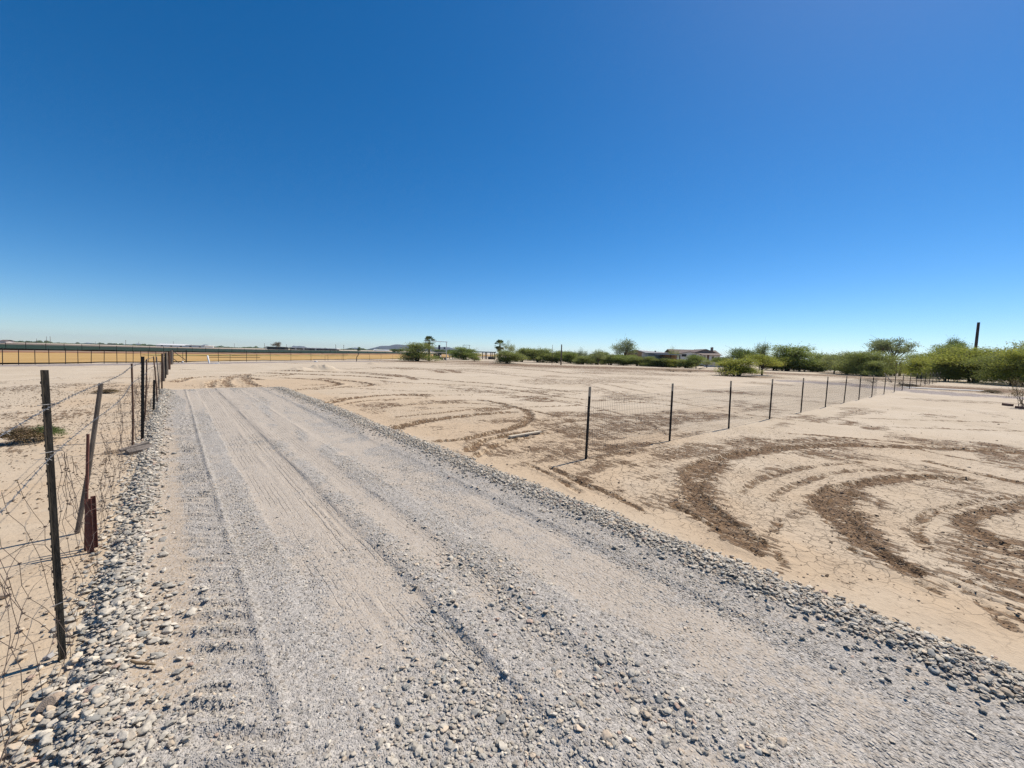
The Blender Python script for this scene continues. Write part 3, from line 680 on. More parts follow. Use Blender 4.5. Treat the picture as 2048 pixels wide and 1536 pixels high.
# a few heaps of larger stones between the tracks, close to the viewer
HE = [(.75, 1.35, .2, .2, 380), (.98, 1.62, .14, .25, 260), (1.72, 2.2, .11, .6, 460), (1.72, 1.2, .14, .45, 300), (1.36, 2.6, .08, .6, 220), (1.2, 1.15, .2, .2, 260), (1.72, .75, .16, .3, 200)]
x = np.concatenate([rng.normal(h[0], h[2], h[4]) for h in HE]); y = np.concatenate([rng.normal(h[1], h[3], h[4]) for h in HE])
scatter('gravel', x, y, np.clip(np.exp(rng.normal(math.log(.02), .4, len(x))), .008, .05), 2, M['stone'], PAL, PALW, sink=.2, label='small heaps of bigger stones left between the wheel tracks', cat='gravel')
# crumbs of soil on the open dirt
CP = np.array([(.30, .225, .155), (.20, .14, .09), (.42, .34, .255), (.14, .095, .062)]); CW = np.array([.3, .3, .25, .15])
n = 420000; ang = np.radians(rng.uniform(-6, 98, n)); d = 3.4 + 19*rng.random(n)**1.5; x = np.sin(ang)*d; y = np.cos(ang)*d
dk = zat(x, y, A['dark']); n_ = fbm(x*1.4, y*1.4, 3); off = (x > edge_at(EDGE_R, y)+.05) | (y > 20.8)
k = off & (rng.random(n) < np.clip((dk-.3)*.6, 0, .42)*(.2 + 1.4*n_) + .02*(n_ > .5)); x, y, dk, d = x[k], y[k], dk[k], d[k]
sz = np.clip(np.exp(rng.normal(math.log(.0125), .45, len(x)))*(.8 + .05*d), .006, .06)
CPD = np.where(dk[:, None] > .4, 1, 0)
scatter('soil_clods', x[dk > .4], y[dk > .4], sz[dk > .4], 1, M['clod'], np.array([(.15, .10, .065), (.20, .14, .092), (.255, .185, .125), (.12, .08, .05)]), np.array([.3, .35, .2, .15]), sink=.3, jag=.35, label='crumbs of dark damp soil turned up in the tyre tracks', cat='soil clods')
scatter('soil_clods', x[dk <= .4], y[dk <= .4], sz[dk <= .4], 1, M['clod'], CP, CW, sink=.3, jag=.35, label='dry crumbs of soil scattered over the pale dirt', cat='soil clods')
n = 40000; x = -.5 - 6*rng.random(n)**1.4; y = 1.5 + 22*rng.random(n)**1.3; n_ = fbm(x*1.4, y*1.2, 3); k = (rng.random(n) < .5*(n_ > .48) + .1) & (x < edge_at(EDGE_L, y)-.05); x, y = x[k], y[k]
scatter('soil_clods', x, y, np.clip(np.exp(rng.normal(math.log(.014), .45, len(x)))*(.8+.05*y), .006, .06), 1, M['clod'], CP, CW, sink=.3, jag=.35, label='crumbs of soil and stone on the dirt beside the left fence', cat='soil clods')

# single stones and scraps one can point at
def rock(px, py, w, h, m, label, cat='rock', flat=.7, rz=0.5):
    V0, F0 = ico(3); g = np.random.default_rng(int(px)); w_ = V0.copy()
    for _ in range(9):
        d = g.normal(size=3); d /= np.linalg.norm(d); hh = g.uniform(.5, .85); w_ -= np.maximum(0, w_ @ d - hh)[:, None]*d*.95
    w_ *= np.array([w/2, w/2*.8, h/2]); p = G(px, py)
    o = mesh_np(name_ := 'rock', w_, F0, m, smooth=False); o.location = (p[0], p[1], z1(*p) + h*.3); o.rotation_euler = (.1, .05, rz)
    return tag(o, label, cat)
rock(105, 1412, .105, .075, M['tanrock'], 'large tan rock sitting among the grey pebbles at the left edge of the driveway')
rock(5, 1198, .07, .05, M['tanrock'], 'pale stone lying on the dirt at the left edge of the view')
rock(97, 1318, .045, .035, M['stone'], 'small grey stone beside the foot of the nearest fence post')
attr(bpy.data.objects['rock.002'], 'tint', np.tile((.4, .38, .36, 1), (len(bpy.data.objects['rock.002'].data.vertices), 1)), 'FLOAT_COLOR')
mb = MB(); p = G(285, 1350); zz = z1(*p) + .012
mb.tube([(p[0]-.045, p[1]+.03, zz+.03), (p[0]-.02, p[1]+.02, zz+.012), (p[0]+.01, p[1], zz+.008), (p[0]+.05, p[1]-.03, zz)], [.004, .008, .007, .003], 6)
mb.tube([(p[0], p[1], zz+.008), (p[0]+.03, p[1]+.015, zz+.005)], [.006, .003], 5)
tag(mb.build('dry_twig', M['dry'], smooth=True), 'curled brown twig lying on the gravel near the left pebble bank', 'twig')
attr(bpy.data.objects['dry_twig'], 'tint', np.full(len(bpy.data.objects['dry_twig'].data.vertices), .5))
a, b = G(1019, 879), G(1081, 868); L = np.hypot(*(b-a)); mb = MB(); mb.box((0, 0, 0), (L, .075, .03))
o = tag(mb.build('lumber_board', M['lumber']), 'pale sawn board lying on the churned dirt left of the nearest black post', 'board'); c = (a+b)/2
o.location = (c[0], c[1], z1(*c)+.035); o.rotation_euler = (.02, .0, math.atan2(b[1]-a[1], b[0]-a[0]))
a, b = G(246, 903), G(285, 909); mb = MB(); mb.box((0, 0, 0), (.30, .17, .05)); mb.box((-.02, .12, .02), (.38, .06, .035), Matrix.Rotation(.25, 3, 'Z'))
o = tag(mb.build('broken_board', M['chip']), 'weathered broken board lying in the pebbles at the foot of a thin rusty post', 'board'); c = (a+b)/2
o.location = (c[0]+.08, c[1], z1(*c)+.05); o.rotation_euler = (.15, -.1, .35)

# ------------------------------------------------------------------ fences
def tpost_mesh(a, b, k=1.0, studs=True, mb=None):
    """T-section steel post from a (foot) to b (head): flange, stem and a row of studs"""
    mb = mb or MB(); a = Vector(a); b = Vector(b); w, t, s = .019*k, .0035*k, .034*k
    mb.prism([(-t, -w), (t, -w), (t, -t), (s, -t), (s, t), (t, t), (t, w), (-t, w)], a, b)
    if studs:
        n = int((b-a).length/.065)
        for i in range(1, n):
            p = a + (b-a)*(i/n); mb.box((p.x - .0055*min(k, 1.2), p.y, p.z), (.009*min(k, 1.2), .010, .013))
    return mb
def post3(top, foot):
    f = G(*foot); c = depth(*f); t = Pz(top[0], top[1], c); zf = z1(*f)
    return (f[0], f[1], zf-.25), tuple(t), c
# left fence: old mixed posts, two strands of barbed wire, collapsed woven wire
lf = empty('barbed_wire_fence', (-.5, 3.0, 0), 0, 'old barbed wire fence of mixed leaning posts along the left edge of the driveway', 'fence')
def rel(root, p): return (p[0]-root.location.x, p[1]-root.location.y, p[2]-root.location.z)
LP = [((83, 740), (121, 1326), 't', 'postgreen', .72, 'nearest green steel post with a row of studs'), ((202, 767), (141, 1068), 'pipe', 'wood', .017, 'grey post leaning to the right'), ((263.5, 727), (263.5, 903), 'pipe', 'postrust', .013, 'thin straight rusty post'),
      ((283, 713), (281, 880), 't', 'postdark', 1.15, 'thick black steel post with wire clips'), ((293.5, 719), (287, 842), 'pipe', 'postrust', .013, None), ((306.5, 760), (304.5, 822), 't', 'postdark', 1.2, 'short black post'),
      ((307, 713), (315, 806), 'pipe', 'postrust', .016, None), ((313, 713), (319.5, 790), 'pipe', 'wood', .016, None), ((322.5, 708), (322, 778), 't', 'postrust', 1.3, None), ((325, 707), (328, 763), 'pipe', 'wood', .045, None),
      ((329, 707), (329.5, 757), 't', 'postdark', 1.8, None), ((332, 705), (333.5, 750), 'pipe', 'wood', .07, 'thick grey wooden post'), ((338, 703), (338.5, 739), 'pipe', 'postrust', .07, None), ((343, 700), (343, 729), 'pipe', 'wood', .09, 'thick wooden corner post')]
heads = []
for top, foot, kind, m, k, lab in LP:
    a, b, c = post3(top, foot); heads.append((a, b)); mb = MB()
    if kind == 't': tpost_mesh(rel(lf, a), rel(lf, b), k, c < 14, mb)
    else:
        a_, b_ = Vector(rel(lf, a)), Vector(rel(lf, b)); mid = (a_+b_)/2 + Vector((.012, 0, 0))
        mb.tube([a_, mid, b_], [k*1.05, k, k*.95], 8)
    o = mb.build('post', M[m], lf)
    if lab: o['label'] = lab
def along_left(y, z):
    """the fence line at y; z fraction of post height"""
    return Vector((-.49 + .02*math.sin(y*.7) - .0, y, z))
def barbed(zs, parent, r=.0011, y0=-1.5, y1=50, sag=.03, post_y=(3.0, 8.6, 9.5, 12.1, 13.7, 18.1, 20.6, 26, 31, 38, 50)):
    mb = MB(); ys = np.concatenate([np.arange(y0, 14, .05), np.arange(14, y1, .4)])
    sp = np.array((-4.0, 3.0, 8.5, 9.5, 13, 20, 30, 40, 55))
    for ph in (0, math.pi):
        p = []
        for y in ys:
            i = np.searchsorted(sp, y)-1; t = (y-sp[i])/(sp[i+1]-sp[i]); s = sag*(sp[i+1]-sp[i])*.4*4*t*(1-t)
            z = zs - s*.35; off = .0022 if y < 14 else .003
            p.append((-.475 - .5*0 + off*math.cos(y*40+ph) + .02*math.sin(y*1.3), y, z + off*math.sin(y*40+ph)))
        mb.tube([rel(lf, q) for q in p], r, 4, False)
    y = y0
    while y < 16:
        i = np.searchsorted(sp, y)-1; t = (y-sp[i])/(sp[i+1]-sp[i]); z = zs - sag*(sp[i+1]-sp[i])*.4*4*t*(1-t)*.35
        c = Vector(rel(lf, (-.475 + .02*math.sin(y*1.3), y, z)))
        mb.tube([c - Vector((0, .005, 0)), c + Vector((0, .005, 0))], .0036, 6)
        for q in range(2):
            dr = Vector((rnd.uniform(-1, 1), rnd.uniform(-.5, .5), rnd.uniform(-1, 1))).normalized()*.013
            mb.tube([c-dr, c+dr], .0011, 4)
        y += rnd.uniform(.09, .12)
    return mb.build('barbed_wire', M['wire'], parent)
barbed(1.325, lf, sag=.004); barbed(1.075, lf, sag=.02)
# collapsed woven wire: verticals bent and pulled over, knots, a few long strands
def woven(parent):
    mb = MB(); g = random.Random(5)
    def pt(u, v):                                  # u along the fence, v up; the netting leans and sags
        n1 = float(fbm(np.array(u*1.3+4), np.array(v*2.0+1), 3))-.5; n2 = float(fbm(np.array(u*2.1+9), np.array(v*3.1+7), 3))-.5
        env = .93*(.62 + .6*float(vnoise(np.array(u*.55+2), np.array(3.3))))
        lean = .42*v*math.sin(u*.8+1.1)
        return Vector(rel(lf, (-.50 + .22*n1*(1.2-.3*v) - .10*v*abs(math.sin(u*.6)), u + lean + .25*n2, max(.008, v*env + .12*n1*(v > 0)))))
    u = 1.2
    while u < 15:
        s = 9; p = []
        jit = g.uniform(-.06, .06)
        for i in range(s+1):
            q = pt(u + jit*i/s, i/s); q += Vector((g.uniform(-1, 1), g.uniform(-1, 1), g.uniform(-.4, .4)))*.012
            p.append(q)
        mb.tube(p, .0012 if u < 9 else .0016, 4, False)
        for i in range(0, s+1, 2):
            mb.tube([p[i] - Vector((.006, 0, 0)), p[i] + Vector((.006, 0, .003))], .0035, 4)
        u += g.uniform(.12, .24)
    for v in (.02, .22, .45, .68, 1.0):
        p = []; u = 1.0
        while u < 16:
            q = pt(u, v) + Vector((0, 0, .03*math.sin(u*9))); p.append(q); u += .11
        mb.tube(p, .0013, 4, False)
    for k in range(22):                            # loose broken ends
        u = g.uniform(1.6, 8); q = pt(u, g.uniform(.1, .9)); p = [q]; d = Vector((g.uniform(-1, 1), g.uniform(-1, 1), g.uniform(-.6, .6))).normalized()
        for i in range(7):
            d = (d + Vector((g.uniform(-1, 1), g.uniform(-1, 1), g.uniform(-1, .6)))*.55).normalized(); q = q + d*.06
            if q.z + lf.location.z < .01: q.z = .01
            p.append(q)
        mb.tube(p, .0014, 4, False)
    return mb.build('woven_wire', M['oldwire'], parent)
woven(lf)
mb = MB()
for y in np.arange(16, 54, .35):                   # netting still standing at the far end
    mb.tube([rel(lf, (-.47, y, .05)), rel(lf, (-.47 + .02*math.sin(y*3), y, .95))], .0022, 3, False)
for z in (.1, .35, .6, .9): mb.tube([rel(lf, (-.47 + .02*math.sin(y), y, z + .02*math.sin(y*2.1))) for y in np.arange(15, 54, 1)], .002, 3, False)
mb.build('standing_wire', M['oldwire'], lf)
for nm, zc in (('wire_tie', 1.33), ('wire_tie', 1.085), ('wire_tie', .30)):      # tie wires round the near post
    t = (zc+.25)/(heads[0][1][2]+.25); a, b = Vector(heads[0][0]), Vector(heads[0][1]); p = a + (b-a)*((zc-a.z)/(b.z-a.z)); mb = MB()
    mb.tube([rel(lf, (p.x-.018, p.y-.03, p.z)), rel(lf, (p.x+.02, p.y-.012, p.z+.002)), rel(lf, (p.x+.056, p.y-.006, p.z+.004)), rel(lf, (p.x+.05, p.y+.012, p.z)), rel(lf, (p.x-.014, p.y+.03, p.z+.004))], .0022, 5)
    mb.build(nm, M['wire'], lf)

# red-brown steel stakes by the left fence
def stake(name, top, foot, w, t, m, label, cat, rz=0.0, angle=False):
    f = G(*foot); c = depth(*f); tp = Vector(Pz(top[0], top[1], c)); zf = z1(*f); d = tp - Vector((f[0], f[1], zf-.15)); L = d.length
    mb = MB()
    if angle: mb.prism([(-w/2, -t/2), (w/2, -t/2), (w/2, t/2), (-w/2+t, t/2), (-w/2+t, w*.55), (-w/2, w*.55)], (0, 0, 0), (0, 0, L))
    else: mb.box((0, 0, L/2), (w, t, L))
    o = tag(mb.build(name, M[m]), label, cat); o.location = (f[0], f[1], zf-.15)
    o.rotation_euler = (d.to_track_quat('Z', 'Y').to_matrix() @ Matrix.Rotation(rz, 3, 'Z')).to_euler(); return o
stake('steel_stake', (176, 868), (168.5, 1104), .019, .004, 'redrust', 'tall thin red-brown steel stake standing behind the nearest fence post', 'stake', .5, True)
stake('steel_stake', (175.5, 998), (182, 1107), .040, .005, 'redrust', 'wider short red-brown steel stake in front of its narrow twin', 'stake', -.05, True)
stake('steel_stake', (186, 992), (191.5, 1096), .030, .005, 'redrust', 'narrow short red-brown steel stake behind its wider twin', 'stake', .0, True)

# right fence: evenly spaced black posts with pale tips and square-mesh wire
rf = empty('wire_fence', (5.12, 4.2, 0), 0, 'new square mesh wire fence on evenly spaced black posts across the open dirt', 'fence')
RX = [5.12, 7.78, 10.55, 13.45, 16.4, 19.35, 22.5, 25.3, 28.4, 32.2, 35.6, 39.1, 42.9, 46.4, 49.8, 53.0, 56.3, 60, 63.5, 67]
LEAN = [.006, .012, .012, .006, .004, .004, .006, 0, .004, .004, 0, .01, .012, .004, .006, .01, .004, 0, 0, 0]
post_me = tip_me = None
for i, x in enumerate(RX):
    k = 1.15 if i < 4 else 1.3
    z0 = z1(x, 4.2)
    if post_me is None:
        mb = tpost_mesh((0, 0, -.3), (0, 0, 1.03), 1.0, True); p = mb.build('post', M['postdark'], rf); post_me = p.data
        mb = tpost_mesh((0, 0, 1.03), (0, 0, 1.185), 1.0, False); t = mb.build('post_tip', M['posttip'], p); tip_me = t.data
    else:
        p = bpy.data.objects.new('post', post_me); col.objects.link(p); p.parent = rf
        t = bpy.data.objects.new('post_tip', tip_me); col.objects.link(t); t.parent = p
    p.location = rel(rf, (x, 4.2 + .02*math.sin(i*2.3), z0)); p.rotation_euler = (rnd.uniform(-.02, .02), LEAN[i]*1.6 + rnd.uniform(-.012, .012), rnd.uniform(-.3, .3))
mb = MB()
for x in np.arange(5.12, 67, .051):
    if x > 30 and int(round(x/.051)) % 3: continue
    mb.tube([rel(rf, (x, 4.24, .03)), rel(rf, (x, 4.24, 1.0))], .0014 if x < 20 else .0016, 3, False)
for z in (.03, .13, .23, .33, .43, .53, .63, .73, .83, .93, 1.0):
    mb.tube([rel(rf, (x, 4.24, z + .006*math.sin(x*2.1+z*9))) for x in np.arange(5.12, 67.2, .5)], .0014, 3, False)
mb.build('wire_mesh', M['newwire'], rf)

# far fence across the end of the dirt, and a second one behind the stubble
def line_hit(px, o, d):                            # where the view through a photo column meets a ground line
    r = ray(px, 720)[:2]; r = r/np.linalg.norm(r); m_ = np.array([[r[0], -d[0]], [r[1], -d[1]]]); s = np.linalg.solve(m_, np.array(o)); return r*s[0]
ff = empty('far_fence', tuple(G(345, 725)) + (0,), 0, 'thin dark wire fence with many slender posts along the near edge of the golden stubble', 'fence')
FF = [(5, 695, 730), (37, 697, 729.5), (70, 698, 729), (98, 697, 728.5), (131, 696, 728), (156, 697, 727.5), (182, 700, 727), (208, 699, 727), (234, 698, 727), (252, 701, 726), (266, 701, 726), (282, 701, 726), (297, 699, 725.5), (312, 702, 725.5), (327, 702, 725),
      (366, 703, 724.5), (437, 703, 724), (460, 709, 723.5), (493, 702, 723.5), (513.5, 708, 723.3), (541, 703, 722.5), (582, 698.5, 722.3), (622, 701, 722), (650, 713, 722), (656, 709, 722), (684, 705, 721.5), (687, 706, 721.5), (739, 708, 720.5), (762, 709, 720), (785, 710, 719.5), (801, 711, 719)]
fh = []
for px, ty, by in FF:
    f = G(px, by); c = depth(*f); b = Pz(px + rnd.uniform(-.8, .8), ty, c); z0 = z1(*f); mb = MB()
    mb.tube([rel(ff, (f[0], f[1], z0-.2)), rel(ff, tuple(b))], .024 if by-ty > 20 else .02, 5); mb.build('post', M['postdark'], ff); fh.append((f[0], f[1], b[2]))
for z in (.35, .7, 1.0, 1.25):
    mb = MB(); mb.tube([rel(ff, (p[0], p[1], min(z, p[2]*.97) + z1(p[0], p[1])*0)) for p in fh], .0025, 3, False); mb.build('wire', M['oldwire'], ff)
# corner brace of pipes by the far end of the left fence
cb = empty('corner_brace', tuple(G(360, 725)) + (0,), 0, 'dark pipe corner brace with diagonal struts where the two fences meet', 'fence brace')
f1, f2 = G(345.5, 727), G(372.5, 725); c1, c2 = depth(*f1), depth(*f2)
def cbt(nm, ps, r): mb = MB(); mb.tube([rel(cb, p) for p in ps], r, 7); mb.build(nm, M['postdark'], cb)
t1, t2 = Pz(345.5, 699.5, c1), Pz(372.5, 700, c2)
cbt('brace_post', [(f1[0], f1[1], -.1), t1], .06); cbt('brace_post', [(f2[0], f2[1], -.1), t2], .05); cbt('top_rail', [t1, t2], .035)
cbt('strut', [Pz(346, 702, c1), Pz(372, 721, c2)], .03); cbt('strut', [Pz(346, 717, c1), Pz(357, 725, (c1+c2)/2)], .03)
# white leaning pipes, bent post
def pipe(name, pts, r, m, label, cat, by):
    mb = MB(); c = depth(*G(*by)); mb.tube([tuple(Pz(p[0], p[1], c)) for p in pts], r, 7); return tag(mb.build(name, M[m], smooth=True), label, cat)
pipe('plastic_pipe', [(415, 711), (418.5, 726.5), (419, 727.5)], .07, 'pvc', 'white plastic pipe leaning to the left in front of the far fence', 'pipe', (419, 727))
pipe('plastic_pipe', [(421, 727.5), (438, 726.8)], .06, 'pvc', 'white plastic pipe lying flat at the foot of the far fence', 'pipe', (430, 727))
pipe('plastic_pipe', [(364, 726), (366, 722.5)], .07, 'pvc', 'short white pipe stub by the corner brace', 'pipe', (364, 726))
pipe('gate_rail', [(416, 714.5), (520, 715)], .03, 'postdark', 'long thin dark rail lying low across the stubble behind the white pipe', 'rail', (430, 723))
pipe('bent_post', [(713, 723), (713.5, 714), (716, 711), (717, 707)], .06, 'postdark', 'crooked dark wooden post leaning in the far fence line', 'post', (713, 723))
pipe('white_block', [(629, 723.6), (634, 723.4)], .12, 'white', 'small white block on the dirt by the far fence', 'block', (632, 724))
sf = empty('back_fence', tuple(O + v45*62) + (0,), 0, 'dark post fence in front of the green crop, behind the golden stubble', 'fence')
SX = [13, 53, 93, 129.5, 165, 200, 234, 266, 300, 328, 356, 385, 412, 438, 464, 489, 512, 538, 558, 580, 602, 622, 642, 661, 680, 698, 716, 735, 752, 770, 788]
sp_ = []
for px in SX:
    p = line_hit(px, O + v45*62.5, u45); h = 1.5 + rnd.uniform(-.1, .15); z = float(rise(*p)); mb = MB()
    mb.tube([rel(sf, (p[0], p[1], z-.1)), rel(sf, (p[0], p[1], z+h))], .045, 5); mb.build('post', M['postdark'], sf); sp_.append((p[0], p[1], z))
for zz in (.6, 1.0, 1.4):
    mb = MB(); mb.tube([rel(sf, (p[0], p[1], p[2]+zz)) for p in sp_], .007, 3, False); mb.build('wire', M['oldwire'], sf)

# ------------------------------------------------------------------ trees and shrubs
def foliage(seed, lobes, n, leaf, spread=.5, upb=.35, shell=.68, strand=4, slen=.05):
    """many small leaves in short sprays spread through the volume of the lobes; unit size: 1 wide, 1 high"""
    g = np.random.default_rng(seed); L = np.array(lobes, float)          # x, y, z, rx, rz
    w = L[:, 3]**2*L[:, 4]**.5; li = g.choice(len(L), n, p=w/w.sum())
    d = g.normal(size=(n, 3)); d /= np.linalg.norm(d, axis=1)[:, None]; d[:, 2] = np.where(d[:, 2] < -.5, -d[:, 2], d[:, 2])
    rad = (shell + (1-shell)*g.random(n))**.8*(1 + .12*g.normal(size=n)); spike = g.random(n) < .16; rad = np.where(spike, rad + g.random(n)**1.5*.75, rad)
    c = L[li, :3] + d*rad[:, None]*np.stack([L[li, 3], L[li, 3], L[li, 4]], 1)
    low = c[:, 2] < .015 + .05*vnoise(c[:, 0]*9 + seed, c[:, 1]*9); c[low, 2] = .02 + .25*g.random(low.sum())**2
    dirn = d + g.normal(size=(n, 3))*spread*np.where(spike, .4, 1)[:, None] + np.array([0, 0, upb]); dirn /= np.linalg.norm(dirn, axis=1)[:, None]
    V = []; T = []
    ltone = g.uniform(-.34, .3, len(L)); tone = np.clip(.42 + ltone[li] + g.normal(0, .2, n), 0, 1)
    for k in range(strand):
        p = c + dirn*(slen*(k-.5*strand))[..., None] if np.ndim(slen) else c + dirn*slen*(k-.5*strand)
        p = p + g.normal(size=(n, 3))*leaf*.35
        a = dirn + g.normal(size=(n, 3))*.8; a /= np.linalg.norm(a, axis=1)[:, None]
        b = np.cross(a, g.normal(size=(n, 3))); b /= np.linalg.norm(b, axis=1)[:, None]
        s = leaf*g.uniform(.6, 1.3, n)[:, None]
        q = np.stack([p - a*s*.6, p - b*s*.26 , p + a*s*.6, p + b*s*.26], 1); V.append(q); T.append(np.repeat(tone + g.normal(0, .07, n), 4))
    V = np.concatenate(V).reshape(-1, 3); T = np.clip(np.concatenate(T), 0, 1)
    return V, np.arange(len(V)).reshape(-1, 4), T
def limbs(seed, lobes, r=.02, stems=1, lift=.0, fork=.3):
    g = random.Random(seed); mb = MB(); bs = [(g.uniform(-.05, .05)*(stems > 1), g.uniform(-.05, .05)*(stems > 1)) for _ in range(stems)]
    for s_, b in enumerate(bs):
        top = Vector((b[0]*1.6 + g.uniform(-.02, .02), b[1]*1.6, fork)); mb.tube([(b[0], b[1], -.05), (b[0]*1.2 + .01, b[1]*1.2, fork*.5), top], [r*1.3, r*1.05, r*.85], 6)
        for i, l in enumerate(lobes):
            if stems > 1 and i % stems != s_: continue
            e = Vector(l[:3]); m = (top+e)/2 + Vector((g.uniform(-.05, .05), g.uniform(-.05, .05), .03))
            mb.tube([top, m, e], [r*.6, r*.42, r*.2], 5)
            for _ in range(3):
                q = e + Vector((g.uniform(-1, 1)*l[3], g.uniform(-1, 1)*l[3], g.uniform(-.3, 1)*l[4]))*.8; mb.tube([m.lerp(e, .5), (m+q)/2 + Vector((0, 0, .02)), q], [r*.3, r*.2, r*.08], 4)
    for _ in range(9):
        l = lobes[g.randrange(len(lobes))]; e = Vector(l[:3]); o_ = Vector((g.uniform(-1, 1), g.uniform(-1, 1), g.uniform(.3, 1.2))).normalized()*(l[3]*g.uniform(1.2, 1.9)); k = Vector((g.uniform(-.03, .03), g.uniform(-.03, .03), .02)); mb.tube([e, e + o_*.5 + k, e + o_], [r*.22, r*.14, r*.06], 4)
    return mb
def mk_lobes(seed, k, zlo, zhi, r=.26, flat=.7, rim=.34):
    g = random.Random(seed); o = []
    for i in range(k):
        a = 2*math.pi*(i + g.uniform(-.3, .3))/k*1.618*2; q = math.sqrt(g.random()); z = g.uniform(zlo, zhi)
        lim = rim*(1 - .55*max(0, (z-.5)/.5))
        rr = r*g.uniform(.55, 1.3); o.append((math.cos(a)*q*lim, math.sin(a)*q*lim, min(z, 1-rr*flat), rr, rr*flat))
    return o
KIND = {}
def make_kind(key, seed, k, zlo, zhi, n, leaf, r=.26, flat=.7, rim=.34, stems=1, fork=.25, tr=.02, mat='olive', **kw):
    lo = mk_lobes(seed, k, zlo, zhi, r, flat, rim) + ([(0, 0, .42, .30, .36), (.12, -.08, .25, .26, .22), (-.14, .05, .24, .25, .22)] if key.startswith('b') else []); V, Fq, T = foliage(seed, lo, n, leaf, **kw)
    KIND[key] = dict(V=V, F=Fq, T=T, lo=lo, seed=seed, stems=stems, fork=fork, tr=tr, used=None)
make_kind('bush', 1, 13, .05, .84, 3600, .029, shell=.58, r=.2, stems=3, fork=.15)
make_kind('bush2', 2, 11, .05, .86, 3400, .029, shell=.55, r=.19, rim=.38, stems=3, fork=.18, upb=.55)
make_kind('bush3', 3, 15, .05, .8, 3600, .03, shell=.6, r=.19, rim=.38, flat=.85, stems=2, fork=.18)
make_kind('bush4', 21, 10, .06, .88, 3200, .028, shell=.5, r=.21, rim=.36, stems=4, fork=.12, upb=.7)
make_kind('bush5', 33, 17, .04, .78, 3500, .031, shell=.62, r=.17, rim=.4, flat=.6, stems=3, fork=.14)
make_kind('big', 4, 26, .06, .84, 7000, .022, r=.2, rim=.38, stems=4, fork=.12, tr=.014)
make_kind('big2', 14, 24, .07, .84, 6000, .022, r=.2, rim=.38, stems=4, fork=.12, tr=.014, upb=.6)
make_kind('tree', 5, 10, .45, .82, 2300, .032, r=.22, stems=1, fork=.32)
make_kind('tree2', 6, 11, .42, .82, 2100, .03, r=.2, rim=.37, stems=1, fork=.3)
make_kind('umbrella', 7, 14, .58, .86, 1700, .026, r=.15, flat=.55, rim=.42, stems=2, fork=.28, tr=.018, shell=.3)
make_kind('wispy', 8, 10, .4, .85, 520, .03, r=.2, stems=2, fork=.2, tr=.013, shell=.2, upb=.8)
make_kind('airy', 9, 11, .4, .85, 1150, .03, r=.2, stems=2, fork=.22, tr=.016, shell=.3, upb=.5)
make_kind('low', 10, 8, .2, .6, 1500, .045, r=.28, flat=.9, rim=.36, stems=3, fork=.1)
make_kind('twigs', 12, 9, .3, .8, 260, .03, r=.25, stems=4, fork=.08, tr=.012, shell=.15, upb=.7)
def plant(kind, label, cat, cx, by, ty, hw, mat, group=None, back=None, rz=None, name=None, bark='bark'):
    if kind in ('bush', 'bush2', 'bush3'): kind = ('bush', 'bush2', 'bush3', 'bush4', 'bush5')[int(cx*7 + by) % 5]
    K = KIND[kind]; f = G(cx, by); c = depth(*f)
    if back: f = f*(back/c); c = back
    z0 = z1(*f); hor = 683 + .028*cx
    top = EYE + (hor - ty)*c/F*1.0; H = (top - z0)*(1.04 if not kind.startswith('bush') else .84 if 1238 < cx < 1425 else 1.0); W = 2*hw*c/F*(1.55 if kind.startswith('bush') else 1.28 if kind.startswith('big') else 1.12)
    root = empty(name or ('tree' if 'tree' in cat else 'shrub'), (f[0], f[1], z0), rnd.uniform(0, 6.28) if rz is None else rz, label, cat, group)
    root.scale = (W, W, H)
    if K['used'] is None:
        cr = mesh_np('crown', K['V'], K['F'], M[mat]); attr(cr, 'tint', K['T']); tk = limbs(K['seed'], K['lo'], K['tr'], K['stems'], fork=K['fork']).build('trunk', M[bark], smooth=True); K['used'] = (cr.data, tk.data)
    else:
        cr = bpy.data.objects.new('crown', K['used'][0]); tk = bpy.data.objects.new('trunk', K['used'][1]); col.objects.link(cr); col.objects.link(tk)
    cr.parent = root; tk.parent = root
    cr.material_slots[0].link = 'OBJECT'; cr.material_slots[0].material = M[mat]
    tk.material_slots[0].link = 'OBJECT'; tk.material_slots[0].material = M[bark]
    return root
B = 'bushes along the back of the dirt lot'
plant('bush', 'round dark olive bush hiding the left leg of the tall white gate frame', 'bush', 833, 722.5, 685.5, 30, 'olive', B)
plant('bush2', 'dark rounded bush right of the white tank', 'bush', 927, 720, 690, 22, 'green', B)
plant('low', 'small thin stemmed bush at the right foot of the dark rounded bush', 'bush', 949, 723, 709, 10, 'olive', B)
plant('bush3', 'bright olive bush in front of the shorter palm', 'bush', 1015, 727, 699, 25, 'olive', B)
plant('wispy', 'bare pale tree rising behind the shorter palm', 'tree', 1018, 720, 680, 16, 'pale')
plant('bush', 'olive bush just right of the bush below the shorter palm', 'bush', 1043, 724, 694, 16, 'olive', B)
plant('bush2', 'taller olive bush left of the dark broken post', 'bush', 1077, 725, 692, 24, 'olive', B)
plant('bush3', 'low olive bush at the foot of the dark broken post', 'bush', 1113, 726, 701, 20, 'olive', B)
plant('bush', 'low rounded bush right of the dark broken post', 'bush', 1140, 727, 702, 19, 'green', B)
plant('wispy', 'nearly leafless grey shrub between the low bushes', 'shrub', 1164, 728, 694, 15, 'grey')
plant('bush2', 'low bush around the foot of the nearly leafless shrub', 'bush', 1165, 729, 709, 17, 'olive', B)
plant('airy', 'pale round tree behind the bushes left of the tall grey tree', 'tree', 1196, 728, 697, 17, 'pale', back=100)
plant('bush3', 'low bush beside the thin standing wooden post', 'bush', 1192, 729, 709, 18, 'olive', B)
